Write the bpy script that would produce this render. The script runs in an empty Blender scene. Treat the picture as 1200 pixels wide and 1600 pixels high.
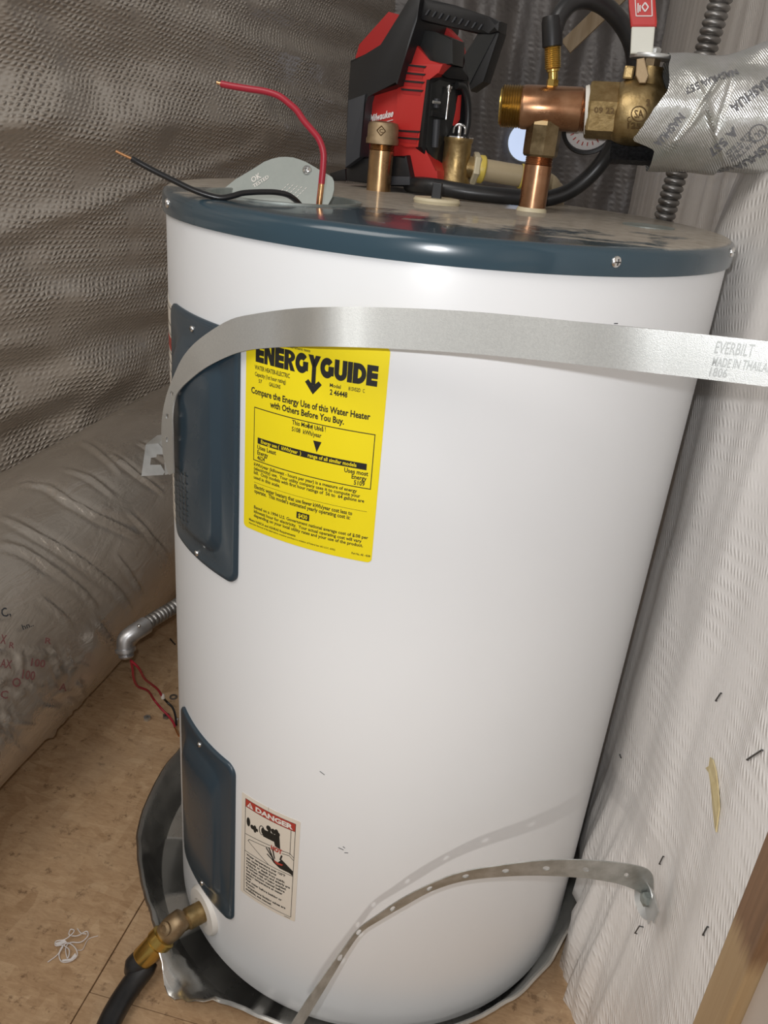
import bpy, bmesh, math, random
from mathutils import Vector, Matrix, noise

random.seed(7)
scene = bpy.context.scene
COL = scene.collection
PI = math.pi
V = Vector

# ------------------------------------------------------------------ camera
CAM = V((0.12892790, -0.88003107, 0.97549888))
FPX = 1258.655
CR = V((0.97135246, 0.22140066, 0.08634895))
CU = V((-0.17039973, 0.39562271, 0.90246695))
CF = V((-0.16564517, 0.89132734, -0.42201571))
cam_d = bpy.data.cameras.new('camera')
cam_d.sensor_fit = 'VERTICAL'
cam_d.sensor_height = 36.0
cam_d.lens = FPX / 1600.0 * 36.0
cam_d.clip_start = 0.01
cam = bpy.data.objects.new('camera', cam_d)
COL.objects.link(cam)
m3 = Matrix((CR, CU, -CF)).transposed()
cam.matrix_world = Matrix.Translation(CAM) @ m3.to_4x4()
scene.camera = cam

# ------------------------------------------------------------------ world, lights, exposure
w = bpy.data.worlds.new('world'); scene.world = w; w.use_nodes = True
bg = w.node_tree.nodes['Background']
bg.inputs[0].default_value = (1.0, 0.95, 0.90, 1); bg.inputs[1].default_value = 0.27
scene.view_settings.view_transform = 'Standard'
scene.view_settings.look = 'None'
scene.view_settings.gamma = 1.0
scene.view_settings.use_curve_mapping = False
scene.view_settings.exposure = 0.0

def spot(name, loc, target, power, angle, blend, radius, color):
    d = bpy.data.lights.new(name, 'SPOT')
    d.energy = power; d.spot_size = math.radians(angle); d.spot_blend = blend
    d.shadow_soft_size = radius; d.color = color
    o = bpy.data.objects.new(name, d); COL.objects.link(o)
    o.location = loc
    o.rotation_euler = (V(target) - V(loc)).to_track_quat('-Z', 'Y').to_euler()
    return o
# phone flash just beside the lens; a lower hand lamp; an added area fill behind, not a real fixture
spot('phone_flash', CAM - CR*0.022 + CU*0.026, CAM + CF*1.0 + CU*0.10, 9.6, 150, 1.0, 0.005, (0.97, 0.98, 1.0))
spot('hand_lamp', (0.02, -1.0, 0.66), (0.06, -0.2, 0.24), 5.5, 62, 1.0, 0.010, (1.0, 0.95, 0.89))
ad = bpy.data.lights.new('fill_light', 'AREA'); ad.energy = 12.0; ad.size = 0.9; ad.color = (1.0, 0.96, 0.91)  # added fill to lift the walls and floor
ao = bpy.data.objects.new('fill_light', ad); COL.objects.link(ao); ao.location = (-0.60, -1.25, 2.05)
ao.rotation_euler = (V((0.15, 0.1, 0.5)) - V(ao.location)).to_track_quat('-Z', 'Y').to_euler()

# ------------------------------------------------------------------ helpers
TOP = 0.915      # height of the heater's top
RT = 0.28        # tank radius
def ray(x, y): return CR*((x-600)/FPX) - CU*((y-800)/FPX) + CF
def PX(x, y, X): d = ray(x, y); return CAM + d*((X-CAM.x)/d.x)
def PY(x, y, Y): d = ray(x, y); return CAM + d*((Y-CAM.y)/d.y)
def PZ(x, y, Z): d = ray(x, y); return CAM + d*((Z-CAM.z)/d.z)
def PP(x, y, p0, n): d = ray(x, y); return CAM + d*((p0-CAM).dot(n)/d.dot(n))
def PC(x, y, r):
    d = ray(x, y); a = d.x**2+d.y**2; b = 2*(CAM.x*d.x+CAM.y*d.y); c = CAM.x**2+CAM.y**2-r*r
    return CAM + d*((-b-math.sqrt(max(b*b-4*a*c, 0)))/2/a)
def cyl(u, v, r):                     # arc length u (m, on the tank wall) and height v -> point
    a = u/RT
    return V((r*math.sin(a), -r*math.cos(a), v))
def sm(t): t = min(max(t, 0), 1); return t*t*(3-2*t)

def link(name, me, mat=None, parent=None, smooth=None):
    o = bpy.data.objects.new(name, me); COL.objects.link(o)
    if mat: 
        me.materials.clear(); me.materials.append(mat)
    if parent:
        o.parent = parent
        if parent.type == 'EMPTY':
            o.matrix_parent_inverse = Matrix.Translation(parent.location).inverted()
    if smooth is not None:
        for p in me.polygons: p.use_smooth = True
        if smooth < 179:
            me.set_sharp_from_angle(angle=math.radians(smooth))
    return o
def bobj(name, bm, mat, parent=None, smooth=None, recalc=True):
    if recalc: bmesh.ops.recalc_face_normals(bm, faces=bm.faces)
    me = bpy.data.meshes.new(name); bm.to_mesh(me); bm.free()
    return link(name, me, mat, parent, smooth)
def tag(o, label, cat=None, group=None, kind=None):
    if label: o['label'] = label
    if cat: o['category'] = cat
    if group: o['group'] = group
    if kind: o['kind'] = kind
    return o
def empty(name, loc, label=None, cat=None, group=None, kind=None):
    o = bpy.data.objects.new(name, None); COL.objects.link(o); o.location = loc
    o.empty_display_size = 0.05
    return tag(o, label, cat, group, kind)

def frame(axis):
    z = V(axis).normalized()
    x = z.orthogonal().normalized() if abs(z.z) > .999 else V((0, 0, 1)).cross(z).normalized()
    return x, z.cross(x), z
def lathe(bm, prof, o, axis, n=32, rot=0.0, cap=True, fn=None):
    x, y, z = frame(axis); o = V(o); rings = []
    for r, h in prof:
        rings.append([bm.verts.new(o + z*h + (x*math.cos(rot+2*PI*i/n) + y*math.sin(rot+2*PI*i/n))*r) for i in range(n)])
    for a, b in zip(rings, rings[1:]):
        for i in range(n): bm.faces.new((a[i], a[(i+1) % n], b[(i+1) % n], b[i]))
    if cap:
        bm.faces.new(rings[0][::-1]); bm.faces.new(rings[-1])
    return rings
def catmull(pts, k=8):
    pts = [V(p) for p in pts]; P = [pts[0]*2-pts[1]]+pts+[pts[-1]*2-pts[-2]]; out = []
    for i in range(1, len(P)-2):
        a, b, c, d = P[i-1:i+3]
        for j in range(k):
            t = j/k
            out.append(0.5*((2*b)+(c-a)*t+(2*a-5*b+4*c-d)*t*t+(3*b-a-3*c+d)*t**3))
    out.append(pts[-1]); return out
def resample(pts, step):
    out = [pts[0]]; acc = 0.0
    for a, b in zip(pts, pts[1:]):
        L = (b-a).length; 
        if L < 1e-9: continue
        d = step-acc
        while d <= L:
            out.append(a.lerp(b, d/L)); d += step
        acc = L-(d-step)
    return out
def tube(bm, pts, r, n=12, cap=True, squash=None):
    pts = [V(p) for p in pts]; rings = []; up = None
    for i, p in enumerate(pts):
        t = (pts[min(i+1, len(pts)-1)]-pts[max(i-1, 0)]).normalized()
        if up is None: up = t.orthogonal().normalized()
        up = (up-t*up.dot(t)).normalized(); s = t.cross(up)
        rr = r(i, len(pts)) if callable(r) else r
        rings.append([bm.verts.new(p+(up*math.cos(2*PI*k/n)+s*math.sin(2*PI*k/n))*rr) for k in range(n)])
    for a, b in zip(rings, rings[1:]):
        for i in range(n): bm.faces.new((a[i], a[(i+1) % n], b[(i+1) % n], b[i]))
    if cap: bm.faces.new(rings[0][::-1]); bm.faces.new(rings[-1])
def corrugated(bm, pts, r, pitch=.0062, amp=.0016, n=20):
    fine = resample(catmull(pts, 12), pitch/6)
    tube(bm, fine, lambda i, L: r-amp+2*amp*abs(math.sin(PI*i/6))**.6, n)
def box(bm, c, s, R=None, bev=0):
    c = V(c); vs = []
    for dx in (-.5, .5):
        for dy in (-.5, .5):
            for dz in (-.5, .5):
                q = V((dx*s[0], dy*s[1], dz*s[2]))
                vs.append(bm.verts.new(c+(R @ q if R else q)))
    fs = [bm.faces.new([vs[i] for i in f]) for f in ((0,1,3,2),(4,6,7,5),(0,4,5,1),(2,3,7,6),(0,2,6,4),(1,5,7,3))]
    if bev:
        es = {e for f in fs for e in f.edges}
        bmesh.ops.bevel(bm, geom=list(es), offset=bev, segments=2, affect='EDGES', profile=.6)
def plate(bm, pts, back, bev=0.0):
    """polygon pts (front, world) extruded by vector back"""
    a = [bm.verts.new(p) for p in pts]; b = [bm.verts.new(p+back) for p in pts]
    n = len(a); fs = [bm.faces.new(a), bm.faces.new(b[::-1])]
    fs += [bm.faces.new((a[i], b[i], b[(i+1) % n], a[(i+1) % n])) for i in range(n)]
    if bev:
        es = list(fs[0].edges)
        bmesh.ops.bevel(bm, geom=es, offset=bev, segments=2, affect='EDGES', profile=.6)
def ribbon(bm, A, B, th=.0011):
    """strip between edge curves A and B, with thickness"""
    n = len(A); nr = []
    for i in range(n):
        d = (A[min(i+1, n-1)]-A[max(i-1, 0)]); nr.append(d.cross(B[i]-A[i]).normalized()*th*.5)
    r = [[bm.verts.new(A[i]+nr[i]), bm.verts.new(B[i]+nr[i]), bm.verts.new(B[i]-nr[i]), bm.verts.new(A[i]-nr[i])] for i in range(n)]
    for a, b in zip(r, r[1:]):
        for k in range(4): bm.faces.new((a[k], a[(k+1) % 4], b[(k+1) % 4], b[k]))
    bm.faces.new(r[0]); bm.faces.new(r[-1][::-1])
def gridmesh(bm, nu, nv, fn, thick=None):
    g = [[bm.verts.new(fn(i/nu, j/nv)) for j in range(nv+1)] for i in range(nu+1)]
    for i in range(nu):
        for j in range(nv): bm.faces.new((g[i][j], g[i+1][j], g[i+1][j+1], g[i][j+1]))
    return g
def holed_ribbon(bm, A, B, holes, th=.0011, hr=.0022, nseg=4):
    """strip A-B made of quads, real round-ish holes punched where index in holes (dict i->size)"""
    n = len(A)
    def P(i, t):
        i0 = min(int(i), n-2); f = i-i0
        return (A[i0].lerp(A[i0+1], f)).lerp(B[i0].lerp(B[i0+1], f), t)
    def N(i):
        i0 = min(max(int(round(i)), 0), n-1)
        d = (A[min(i0+1, n-1)]-A[max(i0-1, 0)]); return d.cross(B[i0]-A[i0]).normalized()*th*.5
    cache = {}
    def vert(i, t, s):
        k = (round(i, 4), round(t, 4), s)
        if k not in cache: cache[k] = bm.verts.new(P(i, t)+N(i)*s)
        return cache[k]
    for i in range(n-1):
        if i in holes:
            w_ = (A[i]-B[i]).length; l_ = (P(i+1, .5)-P(i, .5)).length
            m = 12; ring = [(i+.5+hr/l_*math.cos(2*PI*(k+.5)/m), .5+hr/w_*math.sin(2*PI*(k+.5)/m)) for k in range(m)]
            cor = [(i+1, .5), (i+1, 1), (i+.5, 1), (i, 1), (i, .5), (i, 0), (i+.5, 0), (i+1, 0)]
            sq = []
            for k in range(m):
                a = 2*PI*(k+.5)/m; c, s_ = math.cos(a), math.sin(a); q = max(abs(c), abs(s_))
                sq.append((i+.5+.5*c/q, .5+.5*s_/q))
            for s in (1, -1):
                for k in range(m):
                    k2 = (k+1) % m
                    f = [vert(*sq[k], s), vert(*sq[k2], s), vert(*ring[k2], s), vert(*ring[k], s)]
                    try: bm.faces.new(f)
                    except ValueError: pass
            for k in range(m):
                k2 = (k+1) % m
                bm.faces.new([vert(*ring[k], 1), vert(*ring[k2], 1), vert(*ring[k2], -1), vert(*ring[k], -1)])
            # corner fill triangles
            for (ci, ct) in ((i, 0), (i, 1), (i+1, 0), (i+1, 1)):
                near = sorted(sq, key=lambda q: (q[0]-ci)**2+(q[1]-ct)**2)[:2]
                for s in (1, -1):
                    try: bm.faces.new([vert(ci, ct, s), vert(*near[0], s), vert(*near[1], s)])
                    except ValueError: pass
        else:
            for s in (1, -1):
                bm.faces.new([vert(i, 0, s), vert(i+1, 0, s), vert(i+1, 1, s), vert(i, 1, s)])
        for t in (0, 1):
            bm.faces.new([vert(i, t, 1), vert(i+1, t, 1), vert(i+1, t, -1), vert(i, t, -1)])

# text -> flat triangles, unit cap height
_tc = {}
def text_geo(s, bold=0.0):
    k = (s, bold)
    if k in _tc: return _tc[k]
    c = bpy.data.curves.new('t', 'FONT'); c.body = s; c.offset = bold; c.resolution_u = 2; c.fill_mode = 'FRONT'
    o = bpy.data.objects.new('t', c); COL.objects.link(o)
    dg = bpy.context.evaluated_depsgraph_get()
    me = bpy.data.meshes.new_from_object(o.evaluated_get(dg))
    vs = [(v.co.x, v.co.y) for v in me.vertices]; fs = [tuple(p.vertices) for p in me.polygons]
    bpy.data.objects.remove(o); bpy.data.curves.remove(c); bpy.data.meshes.remove(me)
    x0 = min(v[0] for v in vs) if vs else 0; x1 = max(v[0] for v in vs) if vs else 1
    H = 0.70
    _tc[k] = ([((x-x0)/(x1-x0), y/H) for x, y in vs], fs, (x1-x0)/H)
    return _tc[k]
def text_into(bm, s, fn, bold=0.0):
    """fn(a,b): a in 0..1 along the line, b in cap heights -> world point"""
    vs, fs, asp = text_geo(s, bold)
    vv = [bm.verts.new(fn(a, b)) for a, b in vs]
    for f in fs:
        try: bm.faces.new([vv[i] for i in f])
        except ValueError: pass
def cyl_text(bm, s, u0, u1, v, h, r, bold=0.0, align=None):
    bold = bold*1.2+.012
    text_into(bm, s, lambda a, b: cyl(u0+(u1-u0)*a, v+b*h, r), bold)
def cyl_poly(bm, pts, r, step=.006, thick=0.0):
    """flat polygon in (u,v) wrapped on radius r"""
    b = bmesh.new(); vs = [b.verts.new((u, v, 0)) for u, v in pts]; b.faces.new(vs)
    bmesh.ops.triangulate(b, faces=b.faces)
    u0 = min(p[0] for p in pts); u1 = max(p[0] for p in pts)
    k = int((u1-u0)/step)
    for i in range(1, k+1):
        bmesh.ops.bisect_plane(b, geom=b.verts[:]+b.edges[:]+b.faces[:], plane_co=(u0+i*(u1-u0)/(k+1), 0, 0), plane_no=(1, 0, 0))
    if thick:
        ret = bmesh.ops.extrude_face_region(b, geom=b.faces[:])
        for e in ret['geom']:
            if isinstance(e, bmesh.types.BMVert): e.co.z = thick
    mp = {v_: bm.verts.new(cyl(v_.co.x, v_.co.y, r+v_.co.z)) for v_ in b.verts}
    for f in b.faces:
        try: bm.faces.new([mp[v_] for v_ in f.verts])
        except ValueError: pass
    b.free()
def rrect(u0, u1, v0, v1, r, n=6, m=10):
    P = []
    def edge(a, b):
        for i in range(1, m): P.append((a[0]+(b[0]-a[0])*i/m, a[1]+(b[1]-a[1])*i/m))
    for cx, cy, a0 in ((u1-r, v1-r, 0), (u0+r, v1-r, PI/2), (u0+r, v0+r, PI), (u1-r, v0+r, 1.5*PI)):
        for i in range(n+1):
            a = a0+PI/2*i/n; P.append((cx+r*math.cos(a), cy+r*math.sin(a)))
        nx = {0: (u0+r, v1), 1: (u0, v0+r), 2: (u1-r, v0), 3: (u1, v1-r)}[int(round(a0/(PI/2)))]
        edge(P[-1], nx)
    return P

# ------------------------------------------------------------------ materials
def mat(name, col, rough=.5, metal=0.0, coat=0.0, spec=.5):
    m = bpy.data.materials.new(name); m.use_nodes = True
    b = m.node_tree.nodes['Principled BSDF']
    b.inputs['Base Color'].default_value = (*col, 1); b.inputs['Roughness'].default_value = rough
    b.inputs['Metallic'].default_value = metal; b.inputs['Coat Weight'].default_value = coat
    b.inputs['Specular IOR Level'].default_value = spec
    return m
class NT:
    def __init__(s, m): s.m = m; s.t = m.node_tree; s.b = s.t.nodes['Principled BSDF']
    def n(s, typ, **kw):
        o = s.t.nodes.new(typ)
        for k, v in kw.items():
            if k.startswith('i_'):
                key = k[2:]; key = int(key) if key.isdigit() else key.replace('_', ' ')
                o.inputs[key].default_value = v
            else: setattr(o, k, v)
        return o
    def l(s, a, b): s.t.links.new(a, b)
    def coord(s, scale=(1, 1, 1), rot=(0, 0, 0), kind='Object'):
        c = s.n('ShaderNodeTexCoord'); m = s.n('ShaderNodeMapping')
        m.inputs['Scale'].default_value = scale; m.inputs['Rotation'].default_value = rot
        s.l(c.outputs[kind], m.inputs['Vector']); return m.outputs[0]
    def noise(s, vec, scale, detail=3, rough=.5, dist=0):
        o = s.n('ShaderNodeTexNoise'); o.inputs['Scale'].default_value = scale; o.inputs['Detail'].default_value = detail
        o.inputs['Roughness'].default_value = rough; o.inputs['Distortion'].default_value = dist
        s.l(vec, o.inputs['Vector']); return o
    def ramp(s, fac, stops):
        o = s.n('ShaderNodeValToRGB'); e = o.color_ramp.elements
        while len(e) < len(stops): e.new(.5)
        for el, (p, c) in zip(e, stops):
            el.position = p; el.color = (*c, 1) if len(c) == 3 else c
        s.l(fac, o.inputs[0]); return o.outputs[0]
    def mix(s, fac, a, b):
        o = s.n('ShaderNodeMix', data_type='RGBA')
        for sock, v in ((o.inputs[0], fac), (o.inputs[6], a), (o.inputs[7], b)):
            if isinstance(v, (int, float)): sock.default_value = v
            elif isinstance(v, tuple): sock.default_value = (*v, 1)
            else: s.l(v, sock)
        return o.outputs[2]
    def math(s, op, a, b=None):
        o = s.n('ShaderNodeMath', operation=op)
        for k, v in enumerate((a, b)):
            if v is None: continue
            if isinstance(v, (int, float)): o.inputs[k].default_value = v
            else: s.l(v, o.inputs[k])
        return o.outputs[0]
    def bump(s, h, strength, dist=.001, prev=None):
        o = s.n('ShaderNodeBump'); o.inputs['Strength'].default_value = strength; o.inputs['Distance'].default_value = dist
        s.l(h, o.inputs['Height'])
        if prev: s.l(prev, o.inputs['Normal'])
        s.l(o.outputs[0], s.b.inputs['Normal']); return o.outputs[0]
    def color(s, c): s.l(c, s.b.inputs['Base Color'])
    def roughness(s, c): s.l(c, s.b.inputs['Roughness'])

def speckled(name, c1, c2, scale, rough, metal=0.0, bump=0.0, r2=None, detail=4, coat=0.0):
    m = mat(name, c1, rough, metal, coat); t = NT(m); v = t.coord()
    nz = t.noise(v, scale, detail, .6)
    t.color(t.ramp(nz.outputs['Fac'], [(.35, c1), (.65, c2)]))
    if r2 is not None: t.roughness(t.ramp(nz.outputs['Fac'], [(.35, (rough,)*3), (.65, (r2,)*3)]))
    if bump: t.bump(t.noise(v, scale*3, 3).outputs['Fac'], bump, .001)
    return m

M = {}
M['tank'] = speckled('white_enamel', (.775, .79, .805), (.79, .805, .82), 3, .32, 0, 0, .36)
def dusty(name, blue):
    m = mat(name, blue, .3, 0, .3); t = NT(m); v = t.coord()
    g = t.n('ShaderNodeNewGeometry'); sx = t.n('ShaderNodeSeparateXYZ'); t.l(g.outputs['Normal'], sx.inputs[0])
    up = t.ramp(sx.outputs['Z'], [(.80, (0,)*3), (.97, (1,)*3)])
    n1 = t.noise(v, 9, 6, .62, .6); n2 = t.noise(v, 60, 4, .7)
    so = t.n('ShaderNodeSeparateXYZ'); t.l(v, so.inputs[0])
    gy = t.math('MULTIPLY', t.math('ADD', so.outputs['Y'], .19), 1.7)
    d = t.math('ADD', t.math('ADD', n1.outputs['Fac'], t.math('MULTIPLY', n2.outputs['Fac'], .18)), gy)
    mask = t.math('MULTIPLY', t.ramp(d, [(.62, (0,)*3), (.70, (1,)*3)]), up)
    dust = t.ramp(n2.outputs['Fac'], [(.3, (.30, .26, .21)), (.7, (.46, .41, .34))])
    t.color(t.mix(t.math('MULTIPLY', mask, .93), blue, dust))
    t.roughness(t.ramp(mask, [(0, (.22,)*3), (1, (.85,)*3)]))
    return m
M['cap'] = dusty('dusty_blue_enamel', (.028, .058, .080))
M['panel'] = speckled('blue_panel_enamel', (.026, .047, .066), (.030, .052, .072), 5, .25, 0, 0, .32, coat=.2)
M['zinc'] = speckled('galvanised_steel', (.50, .51, .50), (.66, .67, .66), 22, .34, .85, .05, .46)
M['strap'] = speckled('galvanised_strap', (.58, .59, .575), (.63, .64, .62), 700, .42, .75, .15, .46)
M['strap2'] = speckled('old_galvanised_strap', (.40, .41, .39), (.56, .57, .55), 60, .40, .8, .1, .52)
M['zincdull'] = speckled('dull_zinc_plate', (.21, .235, .22), (.33, .355, .335), 28, .42, .55, .08, .6)
M['screw'] = mat('bright_screw', (.75, .75, .74), .22, 1)
M['steel_dark'] = mat('dark_steel', (.10, .10, .10), .4, .8)
M['yellow'] = speckled('yellow_label', (.86, .70, .004), (.89, .73, .006), 8, .55)
M['ink'] = mat('black_ink', (.012, .012, .010), .6)
M['cream'] = speckled('cream_label', (.72, .66, .57), (.76, .71, .63), 8, .5)
M['white_print'] = mat('white_print', (.74, .71, .66), .5)
M['red_ink'] = mat('red_ink', (.42, .045, .03), .5)
M['yellow_print'] = mat('yellow_print', (.86, .70, .01), .55)
M['copper'] = speckled('aged_copper', (.34, .165, .085), (.50, .29, .17), 25, .24, .95, .05, .36)
M['copper_bare'] = mat('bare_copper', (.85, .45, .22), .25, 1)
M['nipple'] = speckled('brassy_copper', (.34, .20, .10), (.50, .33, .17), 30, .25, .95, .05, .36)
M['brass'] = speckled('cast_brass', (.34, .235, .10), (.45, .33, .16), 90, .36, .9, .25, .45)
M['bronze'] = speckled('weathered_bronze', (.26, .18, .10), (.42, .32, .20), 40, .42, .8, .3, .6)
M['gold'] = mat('gold_brass', (.62, .43, .12), .25, .95)
M['thread_brass'] = speckled('threaded_brass', (.30, .20, .06), (.42, .28, .10), 60, .26, .95, 0, .36)
M['print_grey'] = mat('faded_print', (.17, .17, .18), .6)
M['red_faded'] = mat('faded_red_print', (.20, .075, .075), .6)
M['brass_dark'] = mat('brass_engraving', (.12, .07, .025), .6, .5)
M['ptfe'] = speckled('white_ptfe', (.74, .72, .66), (.82, .80, .74), 60, .6, 0, .2)
M['red_wire'] = mat('red_insulation', (.36, .018, .035), .38)
M['black_wire'] = mat('black_insulation', (.012, .012, .013), .32)
M['rubber'] = speckled('black_rubber', (.014, .014, .015), (.024, .024, .025), 30, .36, 0, .05)
M['plastic_black'] = mat('black_plastic', (.009, .009, .010), .42)
M['plastic_dark'] = mat('dark_grey_plastic', (.018, .019, .019), .3)
M['slate'] = mat('slate_plastic', (.040, .043, .050), .5)
M['red'] = mat('red_plastic', (.54, .032, .028), .38)
M['stamp'] = mat('stamped_zinc', (.40, .41, .40), .5, .7)
M['union'] = speckled('tarnished_union', (.17, .12, .06), (.34, .26, .15), 35, .26, .9, .15, .4)
M['red_dark'] = mat('red_plastic_inner', (.40, .014, .014), .5)
M['white_logo'] = mat('white_logo', (.85, .83, .82), .5)
M['chrome'] = mat('chrome', (.8, .8, .8), .12, 1)
M['beige'] = speckled('beige_pvc', (.42, .34, .21), (.48, .39, .25), 20, .4)
M['lemon'] = mat('yellow_sealant', (.72, .55, .10), .4)
M['ivory'] = mat('ivory_plastic', (.62, .55, .38), .45)
M['whiteplastic'] = mat('white_plastic', (.76, .73, .68), .45)
M['lever_white'] = mat('white_vinyl_grip', (.74, .74, .66), .4)
M['lever_red'] = mat('red_vinyl_grip', (.55, .035, .03), .4)
M['foam'] = speckled('black_foam', (.02, .02, .022), (.07, .07, .075), 300, .55, 0, .6)
M['drywall'] = speckled('drywall_paper', (.50, .42, .35), (.54, .46, .39), 6, .8)
M['gauge_face'] = mat('gauge_face', (.72, .68, .66), .4)
M['aluminium'] = speckled('aluminium_sheet', (.42, .41, .39), (.58, .57, .54), 10, .2, .95, .06, .36)
M['conduit'] = speckled('conduit_steel', (.40, .40, .41), (.55, .55, .56), 40, .3, .9, 0, .4)
M['conduit_dark'] = speckled('conduit_dull_steel', (.22, .21, .20), (.33, .32, .31), 40, .32, .85, 0, .42)
M['thread'] = mat('white_thread', (.78, .74, .72), .6)
M['kraft'] = speckled('kraft_paper', (.50, .40, .20), (.62, .52, .30), 40, .7)
M['daylight'] = mat('daylight', (.5, .6, .8), .5)
_t = NT(M['daylight']); _t.b.inputs['Emission Color'].default_value = (.62, .74, 1, 1); _t.b.inputs['Emission Strength'].default_value = .75

def make_vinyl(name, c1, c2, rough, metal, px_, pz, slx, slz, strength, wave=1.0, spec=.5, warp=.014, dist=.0022):
    """woven-scrim facing: rows of short slanted dimples over soft crumples"""
    m = mat(name, c1, rough, metal, spec=spec); t = NT(m)
    v = t.coord()
    big = t.noise(v, 7, 4, .6); nb = t.noise(v, 24, 3, .6)
    t.color(t.ramp(big.outputs['Fac'], [(.3, c1), (.7, c2)]))
    mv = t.n('ShaderNodeVectorMath', operation='SCALE'); t.l(nb.outputs['Color'], mv.inputs[0]); mv.inputs['Scale'].default_value = warp
    av = t.n('ShaderNodeVectorMath', operation='ADD'); t.l(v, av.inputs[0]); t.l(mv.outputs[0], av.inputs[1])
    sx = t.n('ShaderNodeSeparateXYZ'); t.l(av.outputs[0], sx.inputs[0]); X, Z_ = sx.outputs['X'], sx.outputs['Z']
    s1 = t.math('SINE', t.math('MULTIPLY', t.math('ADD', X, t.math('MULTIPLY', Z_, slx)), 2*PI/px_))
    s2 = t.math('SINE', t.math('MULTIPLY', t.math('ADD', Z_, t.math('MULTIPLY', X, slz)), 2*PI/pz))
    k1 = t.math('ADD', t.math('MULTIPLY', s1, .5), .5); k2 = t.math('ADD', t.math('MULTIPLY', s2, .5), .5)
    patch = t.ramp(t.noise(v, 10, 2, .5).outputs['Fac'], [(.36, (.12,)*3), (.60, (1,)*3)])
    h = t.math('MULTIPLY', t.math('MULTIPLY', k1, k2), patch)
    p = t.bump(nb.outputs['Fac'], .35*wave, .006)
    p = t.bump(t.noise(v, 120, 2).outputs['Fac'], .15*wave, .002, p)
    t.bump(h, strength, dist, p)
    return m
M['vinyl_l'] = make_vinyl('scrim_vinyl_facing', (.74, .68, .61), (.84, .78, .70), .27, .55, .017, .0105, -1.1, .06, 1.0, 1.0, .8, .016, .0034)
M['vinyl_b'] = make_vinyl('shaded_vinyl_facing', (.11, .102, .10), (.165, .153, .15), .32, .2, .03, .02, .3, 0, .25, .5)  # shade of the far end put into this darker facing colour
M['vinyl_r'] = make_vinyl('white_vinyl_facing', (.80, .77, .74), (.86, .83, .80), .36, .0, .0085, .016, -.8, .25, .8, .45, .5, .010, .0010)

def make_osb():
    m = mat('osb', (.4, .28, .16), .62); t = NT(m); v = t.coord()
    wv = t.noise(v, 6, 3)
    def flakes(rot, sx, sy):
        mp = t.coord((sx, sy, 1), (0, 0, rot)); 
        ad_ = t.n('ShaderNodeVectorMath', operation='ADD'); t.l(mp, ad_.inputs[0])
        sc = t.n('ShaderNodeVectorMath', operation='SCALE'); t.l(wv.outputs['Color'], sc.inputs[0]); sc.inputs['Scale'].default_value = .9; t.l(sc.outputs[0], ad_.inputs[1])
        vo = t.n('ShaderNodeTexVoronoi', voronoi_dimensions='2D'); vo.inputs['Scale'].default_value = 1; t.l(ad_.outputs[0], vo.inputs['Vector'])
        s = t.n('ShaderNodeSeparateColor'); t.l(vo.outputs['Color'], s.inputs[0]); return s.outputs[0], vo.outputs['Distance']
    f1, d1 = flakes(.5, 20, 60); f2, d2 = flakes(-.7, 55, 19); f3, d3 = flakes(1.3, 34, 85)
    sel = t.ramp(t.noise(v, 18, 2).outputs['Fac'], [(.48, (0,)*3), (.52, (1,)*3)])
    f = t.mix(sel, f1, f2); f = t.mix(.35, f, f3)
    c = t.ramp(f, [(.1, (.40, .245, .125)), (.45, (.50, .325, .18)), (.7, (.56, .375, .215)), (.95, (.64, .45, .27))])
    gr = t.noise(t.coord((45, 170, 1), (0, 0, .5)), 1, 5, .75, 1.2)
    c = t.mix(.45, c, t.ramp(gr.outputs['Fac'], [(.3, (.27, .155, .075)), (.7, (.62, .43, .26))]))
    st = t.noise(v, 45, 5, .75)
    c = t.mix(t.ramp(st.outputs['Fac'], [(.57, (0,)*3), (.66, (.75,)*3)]), c, (.17, .095, .045))
    lt = t.noise(v, 5, 3, .6)
    c = t.mix(t.ramp(lt.outputs['Fac'], [(.5, (0,)*3), (.7, (.35,)*3)]), c, (.44, .33, .22))
    t.color(c); t.bump(f, .35, .0012); return m
M['osb'] = make_osb()
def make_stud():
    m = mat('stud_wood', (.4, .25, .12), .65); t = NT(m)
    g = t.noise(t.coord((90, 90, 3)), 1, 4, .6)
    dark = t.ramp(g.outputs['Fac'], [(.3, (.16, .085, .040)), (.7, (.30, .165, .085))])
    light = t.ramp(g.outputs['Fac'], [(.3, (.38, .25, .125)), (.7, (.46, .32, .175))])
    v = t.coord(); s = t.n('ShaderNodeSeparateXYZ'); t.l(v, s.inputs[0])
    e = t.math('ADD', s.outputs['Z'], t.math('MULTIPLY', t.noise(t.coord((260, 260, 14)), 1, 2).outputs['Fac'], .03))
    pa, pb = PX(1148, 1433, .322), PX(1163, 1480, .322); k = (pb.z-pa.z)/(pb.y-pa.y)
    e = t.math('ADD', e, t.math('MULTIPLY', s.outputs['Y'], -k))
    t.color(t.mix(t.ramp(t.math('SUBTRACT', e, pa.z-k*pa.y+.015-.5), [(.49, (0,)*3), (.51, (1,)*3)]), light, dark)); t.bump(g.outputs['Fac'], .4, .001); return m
M['stud'] = make_stud()
def make_wood():
    m = mat('brace_wood', (.3, .2, .1), .7); t = NT(m)
    g = t.noise(t.coord((80, 80, 8)), 1, 3); t.color(t.ramp(g.outputs['Fac'], [(.3, (.36, .27, .17)), (.7, (.50, .40, .28))])); return m
M['brace'] = make_wood()
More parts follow.
